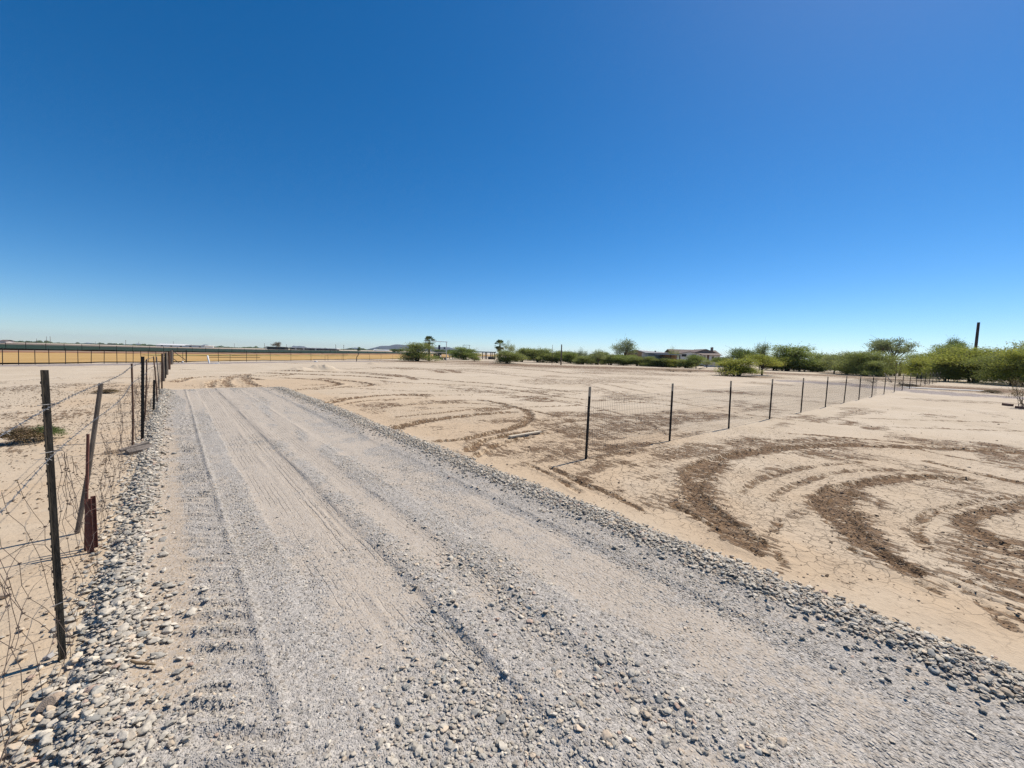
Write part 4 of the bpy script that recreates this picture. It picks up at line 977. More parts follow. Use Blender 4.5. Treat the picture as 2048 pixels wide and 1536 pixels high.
plant('bush', 'bush below the left half of the tall grey tree', 'bush', 1220, 730, 707, 19, 'olive', B)
plant('airy', 'tall grey green tree with open crown left of the tan gabled house', 'tree', 1250, 732, 675, 28, 'grey', back=118)
plant('bush2', 'dark bush at the left corner of the tan gabled house', 'bush', 1248, 731, 704, 20, 'green', B)
plant('bush', 'dark bush in front of the tan gable', 'bush', 1274, 732, 707, 19, 'olive', B)
plant('bush3', 'dark bush in front of the tan house side wall', 'bush', 1300, 733, 709, 18, 'olive', B)
plant('bush2', 'yellowish bush in front of the flat roofed annex', 'bush', 1325, 734, 708, 20, 'olive', B)
plant('bush', 'bush between the annex and the white house', 'bush', 1350, 735, 713, 18, 'yellowgreen', B)
plant('bush3', 'bush under the left window of the white house', 'bush', 1372, 736, 714, 17, 'olive', B)
plant('tree', 'taller dark bush in front of the white house between its windows', 'bush', 1392, 737, 711, 21, 'green', B)
plant('airy', 'pale open shrub by the low wall of the white house', 'shrub', 1414, 736, 719, 12, 'pale')
plant('tree2', 'small dark tree in front of the right end of the white house', 'tree', 1438, 738, 714, 17, 'green')
plant('wispy', 'sparse pale tree behind the flat roofed annex', 'tree', 1346, 736, 692, 16, 'pale', back=125)
for cx, by, ty, hw, mt, lab in ((1060, 722, 695, 17, 'green', 'half hidden bush just behind and right of the bush below the shorter palm'), (1094, 723, 698, 15, 'olive', 'half hidden bush left of the dark broken post, behind the front row'), (1128, 724, 700, 15, 'olive', 'half hidden bush behind the foot of the dark broken post'), (1152, 725, 703, 14, 'green', 'half hidden bush behind and left of the nearly leafless shrub'),
        (1180, 726, 704, 14, 'olive', 'half hidden bush behind and right of the nearly leafless shrub'), (1208, 727, 704, 14, 'green', 'half hidden bush just right of the thin standing wooden post'), (1234, 728, 705, 15, 'olive', 'half hidden bush at the foot of the tall grey tree'), (1262, 729.5, 706, 15, 'green', 'half hidden bush under the left slope of the tan gable'), (1287, 730.5, 708, 15, 'olive', 'half hidden bush at the right corner of the tan gable'), (1312, 731.5, 709, 15, 'green', 'half hidden bush at the left end of the pale canopy'),
        (1338, 732.5, 711, 14, 'olive', 'half hidden bush below the right end of the pale canopy'), (1361, 734, 714, 13, 'green', 'half hidden bush at the left corner of the white house'), (1382, 735, 714, 14, 'olive', 'half hidden bush between the two front windows of the white house'), (1620, 741, 719, 16, 'green', 'half hidden bush at the right end of the long white shed roof'), (1590, 741, 718, 15, 'olive', 'half hidden bush at the left end of the long white shed roof'), (1652, 742, 714, 16, 'olive', 'half hidden bush just right of the dome shaped tree'), (1790, 751, 721, 14, 'olive', 'half hidden bush at the foot of the dark corral posts')):
    plant(rnd.choice(('bush', 'bush2', 'bush3')), lab, 'bush', cx, by, ty, hw, mt, B)
plant('tree', 'dark green dense tree beside the chimney end of the white house', 'tree', 1477, 742, 699, 27, 'darkgreen', back=78)
plant('bush', 'yellow green bush spreading low in front, nearest of the bushes before the houses', 'bush', 1474, 752, 714, 34, 'yellowgreen')
plant('tree2', 'yellow flowered tree on a short leaning trunk right of the nearest low bush', 'tree', 1524, 750.5, 708, 36, 'yellowgreen')
plant('airy', 'grey green feathery tree behind the yellow flowered tree', 'tree', 1521, 740, 682, 20, 'grey', back=92)
plant('bush2', 'large round green tree behind, left of the long white shed roof', 'tree', 1575, 740, 687, 40, 'green', back=90)
plant('bush3', 'yellow green bush right of the yellow flowered tree', 'bush', 1567, 742, 708, 22, 'yellowgreen', B)
plant('bush', 'green bush right beside the yellow green one below the round green tree', 'bush', 1550, 741, 713, 22, 'olive', B)
plant('bush2', 'low bush below the long white shed roof', 'bush', 1604, 743, 722, 21, 'olive', B)
plant('bush', 'dome shaped tree right of the long white shed roof', 'tree', 1639, 741, 700, 26, 'green', back=95)
plant('bush3', 'low bush below the dome shaped tree', 'bush', 1634, 744, 718, 19, 'olive', B)
plant('tree', 'dark stemmed bush right of the dome shaped tree', 'bush', 1668, 747, 711, 26, 'olive')
plant('bush2', 'green bush behind, between the dome shaped tree and the wide bush', 'bush', 1694, 744, 702, 24, 'pale', back=74)
plant('low', 'small golden bush in front of the wide bush', 'bush', 1693, 749, 731, 17, 'yellowgreen')
plant('big', 'wide green bush below the flat topped tree', 'bush', 1728, 751, 704, 47, 'olive')
plant('umbrella', 'flat topped open tree with grey green clumps and many thin limbs', 'tree', 1776, 748, 674, 48, 'grey', back=84)
plant('bush', 'bush beneath the flat topped tree, right of the wide bush', 'bush', 1750, 753, 722, 22, 'olive')
plant('big2', 'light green bush right of the dark corral posts', 'bush', 1838, 752, 706, 34, 'green')
plant('bush3', 'yellowish bush behind the far end of the mesh fence', 'bush', 1838, 757, 716, 24, 'yellowgreen')
plant('big2', 'tall feathery green tree left of the brown wooden pole', 'tree', 1902, 756, 688, 38, 'green', back=62)
plant('tree', 'dark evergreen top showing above the feathery tree by the pole', 'tree', 1906, 745, 681, 17, 'darkgreen', back=110)
plant('big', 'largest bush, broad and yellow green, below the brown wooden pole', 'bush', 1945, 774, 697, 66, 'yellowgreen', back=49)
plant('big2', 'green bush in front of the feathery tree, left of the largest bush', 'bush', 1893, 763, 717, 26, 'olive')
plant('airy', 'pale feathery tree at the right edge of the view', 'tree', 2040, 770, 676, 45, 'pale', back=50)
plant('big', 'dark green bush at the right edge of the view', 'bush', 2022, 785, 706, 50, 'olive', back=43)
plant('big2', 'yellow tipped bush partly cut off by the right edge of the view', 'bush', 2052, 787, 696, 48, 'yellowgreen', back=41)
plant('twigs', 'bare brown shrub on thin stems standing alone at the right edge', 'shrub', 2042, 817, 744, 26, 'dry')
for i, (cx, by, ty, hw, lab) in enumerate(((1745, 766, 756, 26, 'low tangle of dead grey brush behind the mesh fence, left part'), (1800, 768, 757, 30, 'low tangle of dead grey brush behind the mesh fence, middle part'), (1850, 767, 757, 22, 'low tangle of dead grey brush at the far end of the mesh fence'),
        (1345, 743.5, 737.5, 26, 'low brown pile of dead branches on the dirt before the houses, left half'), (1380, 744.5, 739, 24, 'low brown pile of dead branches on the dirt before the houses, right half'), (1815, 773.5, 766, 16, 'small reddish dry weed on the gravelly strip'), (1985, 786, 779, 14, 'small reddish dry weed by the foot of the largest bush'))):
    plant('twigs' if i in (0, 1, 2, 3, 4) else 'low', lab, 'brush pile' if 'pile' in lab else ('weed' if 'weed' in lab else 'brush'), cx, by, ty, hw, 'dry', name='dead_brush' if i < 5 else 'dry_weed')
# tumbleweed and tufts on the left dirt
tw = plant('low', 'brown tumbleweed with a green half on the dirt behind the nearest fence post', 'tumbleweed', 46, 885, 849, 34, 'dry', name='tumbleweed', rz=.4)
g_ = plant('low', 'green low weed growing against the brown tumbleweed', 'weed', 88, 879, 846, 25, 'darkgreen', name='green_weed')
plant('low', 'flat tan dry grass tuft behind the leaning grey post', 'grass tuft', 212, 787, 777, 19, 'dry', name='grass_tuft')
for cx, by, lab in ((95, 704.5, 'leftmost dark dry shrub at the back edge of the golden stubble'), (130, 705, 'middle dark dry shrub at the back edge of the golden stubble'), (170, 705.5, 'rightmost dark dry shrub at the back edge of the golden stubble'), (142, 705.2, 'small dark dry shrub right beside the middle one at the stubble edge')):
    plant('low', lab, 'shrub', cx, by, by-4.5, 6, 'dry', 'dark dry shrubs at the stubble edge', back=88)
plant('airy', 'brown leafless looking tree above the dark sheds on the horizon', 'tree', 555, 698, 682.5, 10, 'dry', back=600)
plant('bush', 'small dark round tree on the horizon left of the gate frame', 'tree', 796, 704, 696.5, 9, 'darkgreen', back=500)
plant('bush2', 'small dark round tree left of the pair on the horizon near the big bush', 'tree', 789, 704, 697, 5, 'darkgreen', back=500)
plant('bush3', 'dark low tree seen under the crossbar of the tall white gate frame', 'tree', 880, 705, 698, 13, 'darkgreen', back=400)
plant('bush', 'dark tree on the plain between the tank and the dark rounded bush', 'tree', 903, 705, 697.5, 10, 'darkgreen', back=400)
plant('bush2', 'dark bush on the horizon beside the end of the white building', 'tree', 718, 702, 694, 3.5, 'darkgreen', back=700)

def palm(cx, by, ty, cy, hw, label):
    f = G(cx, by); c = depth(*f); z0 = z1(*f); hor = 683+.028*cx
    zc = EYE + (hor-cy)*c/F; Rr = hw*c/F
    root = empty('palm_tree', (f[0], f[1], z0), 0, label, 'palm tree'); mb = MB()
    mb.tube([(0, 0, -.1), (.03, 0, zc*.5), (0, 0, zc-z0)], [.32, .24, .22], 8); mb.build('trunk', M['palmbark'], root, True)
    g = random.Random(int(cx)); V = []; Fq = []; T = []
    for i in range(46):
        az = g.uniform(0, 6.28); el = g.uniform(-.9, 1.35) if i < 40 else -1.2
        d = Vector((math.cos(az)*math.cos(el), math.sin(az)*math.cos(el), math.sin(el))); s = d.cross(Vector((0, 0, 1))).normalized(); nrm = s.cross(d)
        L = Rr*(.62 if el > -.4 else .55); hub = Vector((0, 0, zc-z0)) + d*L; tone = g.uniform(.1, .7) if el > -.5 else g.uniform(.88, 1)
        b = len(V); V += [tuple(Vector((0, 0, zc-z0)) + s*.03), tuple(Vector((0, 0, zc-z0)) - s*.03), tuple(hub - s*.03), tuple(hub + s*.03)]; Fq.append((b, b+1, b+2, b+3)); T += [tone]*4
        for k in range(11):                        # fan of blades that droop at the tips
            a = -1.35 + 2.7*k/10; q = d*math.cos(a) + s*math.sin(a); w = (s*math.cos(a) - d*math.sin(a))*Rr*.045; l = Rr*g.uniform(.5, .62)
            m = hub + q*l*.6; e = hub + q*l + Vector((0, 0, -l*.22)); b = len(V)
            V += [tuple(hub), tuple(m - w), tuple(e), tuple(m + w)]; Fq.append((b, b+1, b+2, b+3)); T += [min(1, max(0, tone + g.uniform(-.1, .1)))]*4
    o = mesh_np('crown', np.array(V), np.array(Fq), M['palm'], root); attr(o, 'tint', T)
palm(858, 722, 672, 684, 12.5, 'tall fan palm with dense dark crown behind the white gate frame')
palm(999, 722.5, 683, 690.5, 11.5, 'shorter fan palm with drooping fronds and a bare trunk')

# ------------------------------------------------------------------ buildings
class Site:
    """local frame of a building: x to the right as seen, y away, z up; sizes come from the photo at that distance"""
    def __init__(s, name, label, cat, cx, by, yaw=0.0, back=None):
        s.p = G(cx, by); s.c = depth(*s.p)
        if back: s.p = s.p*(back/s.c); s.c = back
        s.cx = cx; s.k = s.c/F; s.root = empty(name, (s.p[0], s.p[1], z1(*s.p)), -YAW + yaw, label, cat); s.z0 = z1(*s.p); s.hor = 683+.028*cx
    def X(s, px): return (px - s.cx)*s.k
    def Z(s, py): return EYE + (s.hor - py)*s.k - s.z0
    def box(s, name, x0, x1, y0, y1, z0, z1_, m, parent=None, label=None):
        mb = MB(); mb.box(((x0+x1)/2, (y0+y1)/2, (z0+z1_)/2), (x1-x0, y1-y0, z1_-z0)); o = mb.build(name, M[m], parent or s.root)
        if label: o['label'] = label
        return o
    def win(s, x0, x1, y, za, zb, parent=None, name='window'):
        w = s.box(name, x0, x1, y-.05, y+.02, za, zb, 'window', parent); mb = MB(); t = .07
        for q in (((x0+x1)/2, za-t/2, x1-x0+2*t, t), ((x0+x1)/2, zb+t/2, x1-x0+2*t, t)): mb.box((q[0], y-.03, q[1]), (q[2], .1, q[3]))
        for x in (x0-t/2, x1+t/2): mb.box((x, y-.03, (za+zb)/2), (t, .1, zb-za))
        mb.build('frame', M['cream'], w); return w
def gable(s, name, x0, x1, y0, y1, ze, zr, m, axis='x', over=.35, t=.16, parent=None):
    """two-sided pitched roof as one mesh; ridge along axis"""
    mb = MB()
    if axis == 'x':
        ym = (y0+y1)/2; e0, e1 = y0-over, y1+over; d = over*(zr-ze)/(ym-y0)
        mb.slab([(x0-over, e0, ze-d), (x1+over, e0, ze-d), (x1+over, ym, zr), (x0-over, ym, zr)], (0, -(zr-ze), ym-y0), t)
        mb.slab([(x0-over, ym, zr+.004), (x1+over, ym, zr+.004), (x1+over, e1, ze-d), (x0-over, e1, ze-d)], (0, zr-ze, ym-y0), t)
    else:
        xm = (x0+x1)/2; d = over*(zr-ze)/(xm-x0)
        mb.slab([(x0-over, y0-over, ze-d), (xm, y0-over, zr), (xm, y1+over, zr), (x0-over, y1+over, ze-d)], (-(zr-ze), 0, xm-x0), t)
        mb.slab([(xm, y0-over, zr+.004), (x1+over, y0-over, ze-d), (x1+over, y1+over, ze-d), (xm, y1+over, zr+.004)], (zr-ze, 0, xm-x0), t)
    return mb.build(name, M[m], parent or s.root)
def gwall(s, name, x0, x1, y0, y1, ze, zr, m):
    """walls of a gable-fronted block (ridge along y), one closed mesh"""
    mb = MB(); xm = (x0+x1)/2; pr = [(x0, 0), (x1, 0), (x1, ze), (xm, zr), (x0, ze)]; b = 0
    mb.v = [(p[0], y0, p[1]) for p in pr] + [(p[0], y1, p[1]) for p in pr]; mb.f = [(0, 1, 2, 3, 4), (9, 8, 7, 6, 5)] + [(i, i+5, (i+1) % 5 + 5, (i+1) % 5) for i in range(5)]
    return mb.build(name, M[m], s.root)
# white house
h = Site('white_house', 'white single storey house with brown roofs, two gables and a chimney behind the bushes', 'house', 1400, 732.5)
X, Z = h.X, h.Z; ze = Z(708.6)
gwall(h, 'wall', X(1356), X(1399), 0, 9, Z(708.2), Z(704.3), 'white'); gable(h, 'roof', X(1356), X(1399), 0, 9, Z(708.0), Z(703.6), 'brownroof', 'y', .3)
h.box('wall', X(1399), X(1443), 1.2, 9, 0, ze-.05, 'white')
mb = MB(); mb.slab([(X(1399)+.2, .4, ze-.1), (X(1445), .4, ze-.1), (X(1445), 4.4, Z(704.4)), (X(1391), 4.4, Z(704.4))], (0, -(Z(704.4)-ze), 4), .14); mb.build('roof', M['tanroof'], h.root)
gwall(h, 'wall', X(1399), X(1444), 4.0, 12, Z(705.5), Z(698.2), 'brickwall'); gable(h, 'roof', X(1398), X(1444), 4.0, 12, Z(704.6), Z(697.2), 'brownroof', 'y', .35)
h.box('wall', X(1362), X(1464), 9.1, 15.5, 0, Z(707), 'cream'); gable(h, 'roof', X(1364), X(1464), 8, 16, Z(707.2), Z(698.0), 'brownroof', 'x', .4)
ch = h.box('chimney', X(1453.6), X(1457.6), 10.8, 11.5, Z(703), Z(693.2), 'brickwall'); h.box('chimney_cap', X(1453), X(1458.2), 10.7, 11.6, Z(693.2)+.003, Z(692.4), 'trim', ch); h.box('flue', X(1455), X(1456.4), 11, 11.3, Z(692.4)+.003, Z(691), 'trim', ch)
h.win(X(1362), X(1371.5), 0, Z(714), Z(709.3)); h.win(X(1383), X(1391), 0, Z(713.5), Z(709.6)); h.win(X(1426.5), X(1430), 1.2, Z(717), Z(712.2)); h.win(X(1438), X(1441), 1.2, Z(716.5), Z(712.8)); h.win(X(1411), X(1413), 1.2, Z(716), Z(711.5))
d = h.box('door', X(1416.5), X(1420.5), 1.12, 1.25, .1, Z(710), 'door'); h.box('handle', X(1417), X(1417.3), 1.06, 1.117, 1.2, 1.32, 'wire', d)
h.box('porch_step', X(1403), X(1425), .2, 1.15, 0, .35, 'door'); h.box('planter', X(1414), X(1425), -.2, .15, 0, .75, 'door')
h.box('porch', X(1444.5), X(1453), 2, 6, 0, Z(712.5), 'white')
w_ = Site('garden_wall', 'low pale garden wall in front of the right end of the white house', 'wall', 1440, 734.5); w_.box('wall_panel', w_.X(1408), w_.X(1482), 0, .2, 0, w_.Z(723.2), 'cream'); w_.box('coping', w_.X(1407.5), w_.X(1482.5), -.05, .25, w_.Z(723.2)+.003, w_.Z(722.4), 'white')
# tan gabled house
h = Site('tan_house', 'tan house with an orange gable and grey metal roof behind dark bushes', 'house', 1272, 728.5, -R(40)); k = h.k
gw, ln = 41*k/math.cos(R(40)), 50*k; ze, zr = h.Z(705.3), h.Z(699.6)
gwall(h, 'wall', -gw/2, gw/2, 0, ln, ze-.1, zr-.1, 'orangewall'); gable(h, 'roof', -gw/2, gw/2, 0, ln, ze, zr, 'metalroof', 'y', .45)
mb = MB()
for s_ in (-1, 1): mb.tube([(s_*(gw/2+.45), -.47, ze-.28), (0, -.47, zr-.06)], .07, 4)
mb.build('gable_trim', M['trim'], h.root); h.win(-.5, .3, 0, zr-1.35, zr-.95, name='vent'); h.win(1.6, 2.6, 0, 1.1, 2.2); h.box('door', -2.2, -1.2, -.06, .04, .05, 2.1, 'door')
# annex with flat roofs
h = Site('flat_roofed_annex', 'low annex with grey flat roof and pale canopy between the two houses', 'house', 1330, 734); X, Z = h.X, h.Z
h.box('wall', X(1306), X(1348), 4, 9, 0, Z(706), 'cream')
mb = MB(); mb.slab([(X(1300), 3.4, Z(706.2)), (X(1347), 3.4, Z(705.4)), (X(1347), 9.5, Z(702.4)), (X(1300), 9.5, Z(700.6))], (0, -.2, 1), .2); mb.build('roof', M['greyroof'], h.root)
h.box('canopy', X(1316), X(1356), -1.5, 3.3, Z(709.6), Z(708.3), 'metalroof'); h.box('wall', X(1330), X(1354), .5, 3.9, 0, Z(709.9), 'orangewall')
for px in (1336, 1354, 1318): h.box('canopy_post', X(px)-.1, X(px)+.1, -1.4, -1.2, 0, Z(709.7), 'trim')
h.box('roof_fan', X(1326), X(1328), 6, 6.4, Z(703.5), Z(701), 'darkshed')
# sheds half hidden among the trees on the right
h = Site('shed', 'long low shed with a white roof among the bushes', 'shed', 1600, 738.5, .15); X, Z = h.X, h.Z
h.box('wall', X(1578), X(1616), .4, 5, 0, Z(721), 'darkshed'); mb = MB(); mb.slab([(X(1575), 0, Z(720)), (X(1619), 0, Z(720)), (X(1619), 5.5, Z(716.4)), (X(1575), 5.5, Z(716.4))], (0, -.5, 4), .12); mb.build('roof', M['metalroof'], h.root); h.box('door', X(1590), X(1598), .32, .42, .02, 2.0, 'trim')
h = Site('shed', 'small flat roofed shed behind bushes right of the dome shaped tree', 'shed', 1662, 740, -.1); X, Z = h.X, h.Z
h.box('wall', X(1646), X(1674), .3, 4, 0, Z(716.5), 'brickwall'); h.box('roof', X(1643), X(1677), -.1, 4.4, Z(716.5)+.003, Z(714.6), 'greyroof'); h.win(X(1655), X(1661), .3, Z(722), Z(718))
h = Site('corral_shade', 'dark corral posts carrying a flat shade roof beneath the flat topped tree', 'corral', 1790, 752); X, Z = h.X, h.Z
for px, ty in ((1780, 720), (1785.5, 723), (1791, 722), (1796, 724), (1800, 725), (1807, 726)): h.box('post', X(px)-.12, X(px)+.12, (px % 3)*.6, (px % 3)*.6+.24, 0, Z(ty), 'bark')
h.box('roof', X(1774), X(1803), -.3, 3.5, Z(719.2), Z(717.6), 'darkshed'); h.box('panel', X(1774), X(1781), 2, 2.1, Z(730), Z(724.5), 'white'); h.box('panel', X(1782), X(1787), 2.5, 2.6, Z(733), Z(724), 'door')
for z in (Z(740), Z(732)): h.box('rail', X(1776), X(1810), 2.75, 2.85, z, z+.12, 'bark')
# ranch gateway, tank, pens
h = Site('gateway', 'tall white pipe gateway with two hanging dark blue panels', 'gateway', 872, 720.5); X, Z = h.X, h.Z
def pip(s, name, pts, r, m, parent=None): mb = MB(); mb.tube(pts, r, 7); return mb.build(name, M[m], parent or s.root)
pip(h, 'upright', [(X(850.5), 0, -.1), (X(850.5), 0, Z(682.8))], .085, 'white'); pip(h, 'upright', [(X(892.5), 0, -.1), (X(892.5), 0, Z(684))], .085, 'white')
pip(h, 'crossbar', [(X(849), 0, Z(682.3)), (X(894.5), 0, Z(683.4))], .075, 'white'); pip(h, 'hanger', [(X(880), 0, Z(683)), (X(880), 0, Z(690.3))], .03, 'white')
pip(h, 'finial', [(X(871.5), 0, Z(682.5)), (X(871.5), 0, Z(679.6))], .05, 'darkshed')
h.box('panel', X(876), X(880), -.05, .05, Z(699), Z(690), 'blue'); h.box('panel', X(887), X(890.2), -.05, .05, Z(697.6), Z(694), 'blue'); pip(h, 'rail', [(X(862), 0, Z(704.6)), (X(893), 0, Z(704.4))], .06, 'white')
h = Site('gateway', 'smaller thin pipe gateway rising behind the dark rounded bush', 'gateway', 932, 719.5); X, Z = h.X, h.Z
pip(h, 'upright', [(X(926), 0, -.1), (X(926), 0, Z(690.5))], .05, 'oldwire'); pip(h, 'upright', [(X(938.5), 0, -.1), (X(938.5), 0, Z(690.7))], .05, 'oldwire'); pip(h, 'crossbar', [(X(925), 0, Z(690.3)), (X(939.5), 0, Z(690.3))], .05, 'oldwire')
h = Site('water_tank', 'white rounded tank on legs beside the gate frame', 'tank', 902, 718.5); X, Z = h.X, h.Z; r_ = (Z(706.2)-Z(712.2))/2; zc = (Z(706.2)+Z(712.2))/2; xa, xb = X(896.8), X(907.2)
pip(h, 'tank_body', [(xa, 0, zc), (xa+.08*r_, 0, zc), (xa+.5*r_, 0, zc), (xb-.5*r_, 0, zc), (xb-.08*r_, 0, zc), (xb, 0, zc)], [r_*.5, r_*.75, r_, r_, r_*.75, r_*.5], 'white')
for px in (899, 905): h.box('leg', X(px)-.06, X(px)+.06, -.3, .3, 0, zc-r_*.9, 'darkshed')
h = Site('livestock_pen', 'dark slatted livestock panels left of the white tank', 'pen', 872, 719.5); X, Z = h.X, h.Z
for px in (865.5, 869, 872.5, 876, 879): h.box('panel', X(px), X(px+3.2), (px % 2)*.4, (px % 2)*.4+.06, .25, Z(707.5 + px % 1.5), 'darkshed')
for z in (.6, 1.0): h.box('rail', X(864), X(893), 1.0, 1.06, z, z+.08, 'wood')
h = Site('trailer', 'small low trailer with wheels parked left of the white tank', 'trailer', 886, 720); X, Z = h.X, h.Z
h.box('bed', X(880), X(896), 0, 1.4, .55, .75, 'trim'); h.box('front_rack', X(880), X(880.6), 0, 1.4, .753, 1.3, 'cream')
for px in (884, 890.5):
    mb = MB(); mb.tube([(X(px), -.16, .36), (X(px), .06, .36)], .36, 12); w = mb.build('wheel', M['darkshed'], h.root); mb = MB(); mb.tube([(X(px), -.175, .36), (X(px), -.1, .36)], .16, 10); mb.build('rim', M['wire'], w)
h = Site('ramada', 'dark flat shade roof on posts with rails left of the shorter palm', 'shade shelter', 970, 719.5); X, Z = h.X, h.Z
h.box('roof', X(948), X(991), 0, 4, Z(704.9), Z(703.2), 'darkshed')
for px, y in ((965, .2), (969, 3.6), (973, .2), (980, 3.6), (984, .2), (988.5, .2)): h.box('post', X(px)-.14, X(px)+.14, y, y+.25, 0, Z(704.95), 'bark')
for z in (.5, 1.0): h.box('rail', X(950), X(991), 1.9, 2.0, z, z+.12, 'cream')
h.box('feeder', X(975), X(990), 2.6, 3.3, .02, .9, 'wood')
# poles
def pole(name, cx, by, ty, r, m, label, cat, back=None, arm=None, lean=0.0):
    f = G(cx, by); c = depth(*f)
    if back: f = f*(back/c); c = back
    hor = 683+.028*cx; z0 = z1(*f); top = EYE + (hor-ty)*c/F; root = empty(name, (f[0], f[1], z0), -YAW, label, cat); mb = MB()
    mb.tube([(0, 0, -.3), (lean*.5, 0, (top-z0)*.5), (lean, 0, top-z0)], [r*1.1, r, r*.92], 9); mb.build('shaft', M[m], root, True)
    if arm: mb = MB(); mb.box((lean, 0, top-z0-arm[1]), (arm[0], .14, .16)); mb.build('crossarm', M[m], root)
    return root
pole('wooden_pole', 1945, 752, 645.5, .27, 'polewood', 'thick brown wooden pole with a square cut top standing above the largest bush', 'pole', lean=.1)
pole('wooden_post', 1122, 727, 689, .13, 'wood', 'dark broken post standing up out of the low bushes', 'post', back=85)
pole('antenna_mast', 1104, 726, 689.5, .04, 'oldwire', 'very thin mast just left of the dark broken post', 'mast', back=85)
pole('wooden_post', 1203.5, 729, 701, .09, 'wood', 'thin wooden post among the bushes below the pale round tree', 'post')
pole('antenna_mast', 1607, 742, 700, .05, 'white', 'thin white mast beside the large round green tree', 'mast', back=92)
for cx, ty, lab, d_ in ((94, 673, 'left of the close pair of utility poles on the left horizon', 1100), (101.5, 672.5, 'right of the close pair of utility poles on the left horizon', 1100), (74, 677, 'short utility pole left of the close pair on the horizon', 1500), (252, 680, 'lone utility pole on the horizon above the left fence', 1100), (278, 683, 'faint utility pole right of the lone one on the left horizon', 1600), (192, 683, 'faint utility pole left of the lone one on the left horizon', 1600),
        (347, 682.5, 'utility pole in front of the long white barns', 1300), (469, 687, 'utility pole on the horizon right of the white barns', 1500), (529, 686, 'utility pole left of the brown tree on the horizon', 1200), (573, 688.5, 'utility pole right of the brown tree on the horizon', 1200), (671.5, 689, 'utility pole at the right end of the low white building', 900), (687.5, 689.5, 'utility pole right of the low white building', 900)):
    pole('utility_pole', cx, 700, ty, .45, 'wood', lab, 'utility pole', back=d_, arm=(3.2, 1.2))
# far farm buildings
h = Site('barn', 'long row of bright white barns on the left horizon', 'barn', 360, 700, 0, 1200); X, Z = h.X, h.Z
h.box('wall', X(312), X(408), 0, 40, 0, Z(690.6), 'white'); gable(h, 'roof', X(311), X(371), -1, 41, Z(690.6), Z(688.2), 'white', 'x', 1, .5); h.box('roof', X(372), X(411), -2, 38, Z(690.6)+.05, Z(689.4), 'white')
for px in (322, 341, 360, 379, 398): h.box('door', X(px), X(px+4), -.4, .1, 0, 3.6, 'darkshed')
h = Site('farm_shed', 'dark low sheds beneath the brown tree on the horizon', 'shed', 553, 700, 0, 640); X, Z = h.X, h.Z
h.box('wall', X(534), X(570), 0, 10, 0, Z(695), 'darkshed'); h.box('roof', X(533), X(571), -1, 11, Z(695)+.02, Z(693.4), 'darkshed'); h.box('post', X(532.6), X(533.6), -2, -1.2, 0, Z(692.6), 'white')
h = Site('farm_building', 'low pale building with a long flat white roof on the horizon', 'building', 625, 702, 0, 640); X, Z = h.X, h.Z
h.box('wall', X(580), X(672), 0, 12, 0, Z(697), 'darkshed'); h.box('roof', X(576), X(674), -1, 13, Z(697)+.02, Z(695.6), 'white'); h.box('panel', X(640), X(660), -.3, .05, .4, Z(698.2), 'trim')
for px in (590, 606, 630): h.box('door', X(px), X(px+3), -.3, .05, 0, 2.6, 'cream')
h = Site('farm_building', 'small white roof on the plain below the hills', 'building', 760, 704, 0, 900); X, Z = h.X, h.Z
h.box('wall', X(748), X(776), 0, 12, 0, Z(700.6), 'cream'); gable(h, 'roof', X(747), X(777), -.5, 12.5, Z(700.6), Z(699.2), 'white', 'x', .6, .3)
h = Site('farm_building', 'small tan building at the far left end of the horizon', 'building', 8, 690, 0, 700); X, Z = h.X, h.Z
h.box('wall', X(0), X(12), 0, 12, 0, Z(681.5), 'cream'); gable(h, 'roof', X(-1), X(13), -.5, 12.5, Z(681.5), Z(679.3), 'brownroof', 'x', .5, .3)
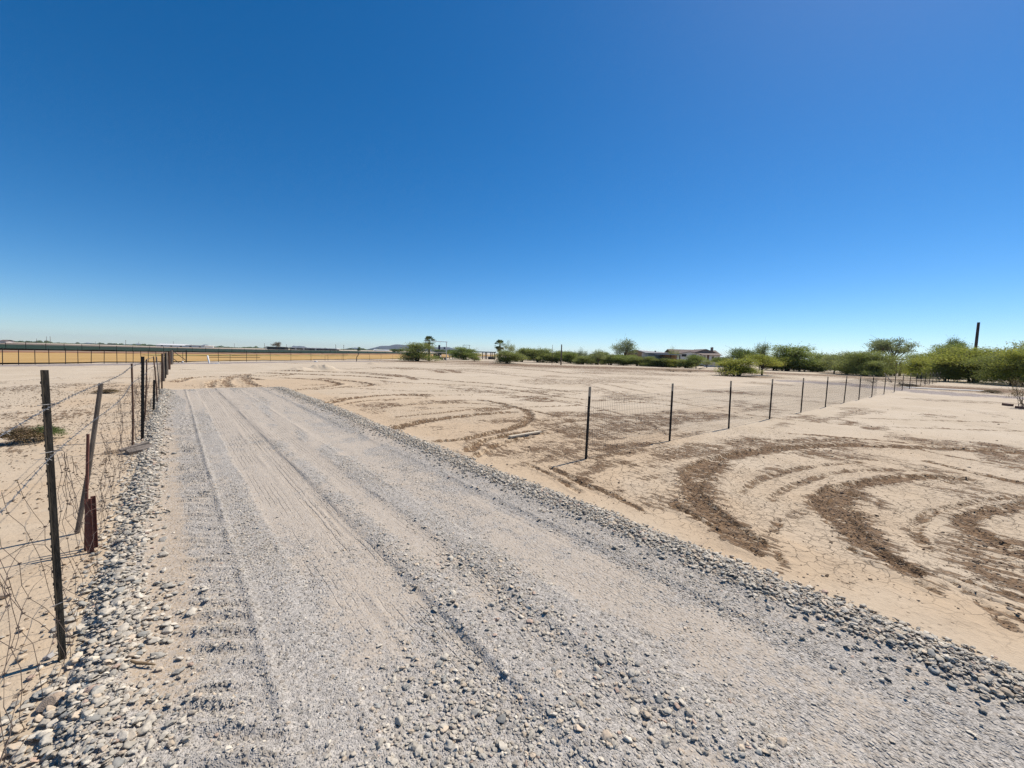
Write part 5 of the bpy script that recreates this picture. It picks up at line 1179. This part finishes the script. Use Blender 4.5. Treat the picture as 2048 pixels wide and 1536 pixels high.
# concrete strip behind the mesh fence
a, b = G(1812, 775.5), G(1985, 783.5); dr = (b-a)/np.hypot(*(b-a)); pr = np.array([-dr[1], dr[0]]); mb = MB()
zs = max(z1(*a), z1(*b)) + .03; mb.slab([(a[0], a[1], zs), (b[0], b[1], zs), (b[0]+pr[0]*1.5, b[1]+pr[1]*1.5, zs), (a[0]+pr[0]*1.5, a[1]+pr[1]*1.5, zs)], (0, 0, 1), .12)
tag(mb.build('concrete_strip', M['concrete']), 'long pale concrete strip on the gravelly ground by the mesh fence end', 'slab')
a, b = G(1398, 738.5), G(1412, 737); mb = MB(); mb.tube([(a[0], a[1], .1), ((a+b)[0]/2, (a+b)[1]/2, .2), (b[0], b[1], .1)], [.1, .08, .04], 6); tag(mb.build('dead_branch', M['bark']), 'dead branch sticking out of the right end of the brush pile', 'branch')
a, b = G(1768, 757), G(1783, 765); mb = MB(); mb.tube([(a[0], a[1], .75), ((a+b)[0]/2, (a+b)[1]/2, .4), (b[0], b[1], .05)], [.03, .05, .07], 6); tag(mb.build('dead_branch', M['bark']), 'fallen dark branch leaning in the brush behind the mesh fence', 'branch')
for px, py, w in ((2015, 812, .5), (2040, 818, .35)):
    p = G(px, py); mb = MB(); mb.box((p[0], p[1], .05), (w, .16, .12), Matrix.Rotation(.4, 3, 'Z')); tag(mb.build('scrap_board', M['trim']), 'larger dark scrap board on the dirt left of the bare shrub' if w > .4 else 'smaller dark scrap board at the foot of the bare shrub', 'board')
# far-off dark line of trees along the horizon
V = []; T = []
g = np.random.default_rng(21)
for px in np.arange(-10, 800, .55):
    dens = .35 + .65*float(vnoise(np.array(px*.05), np.array(2.0))); dd = 1500 + 900*float(vnoise(np.array(px*.013), np.array(7.0)))
    if g.random() > dens*1.5: continue
    r = ray(px, 700); r = r/(r @ fw); p = r*dd; hgt = dd/F*(.6 + 3.6*float(vnoise(np.array(px*.16), np.array(5.0)))**2.2*(1.3 if px < 120 else 1)); z0 = float(rise(p[0], p[1]))
    for k in range(26):
        c = np.array([p[0] + g.normal()*2.2, p[1] + g.normal()*6, z0 + hgt*g.random()**.8]); a = g.normal(size=3)*1.1; b = g.normal(size=3)*1.1; V += [c-a, c-b, c+a, c+b]; T += [g.random()]*4
o = mesh_np('distant_trees', np.array(V), np.arange(len(V)).reshape(-1, 4), M['darkgreen']); attr(o, 'tint', T); tag(o, 'thin dark line of far-off trees along the left horizon', 'trees', kind='stuff')
print('tris', sum(len(o.data.polygons) for o in col.objects if o.type == 'MESH'), 'objects', len(col.objects))
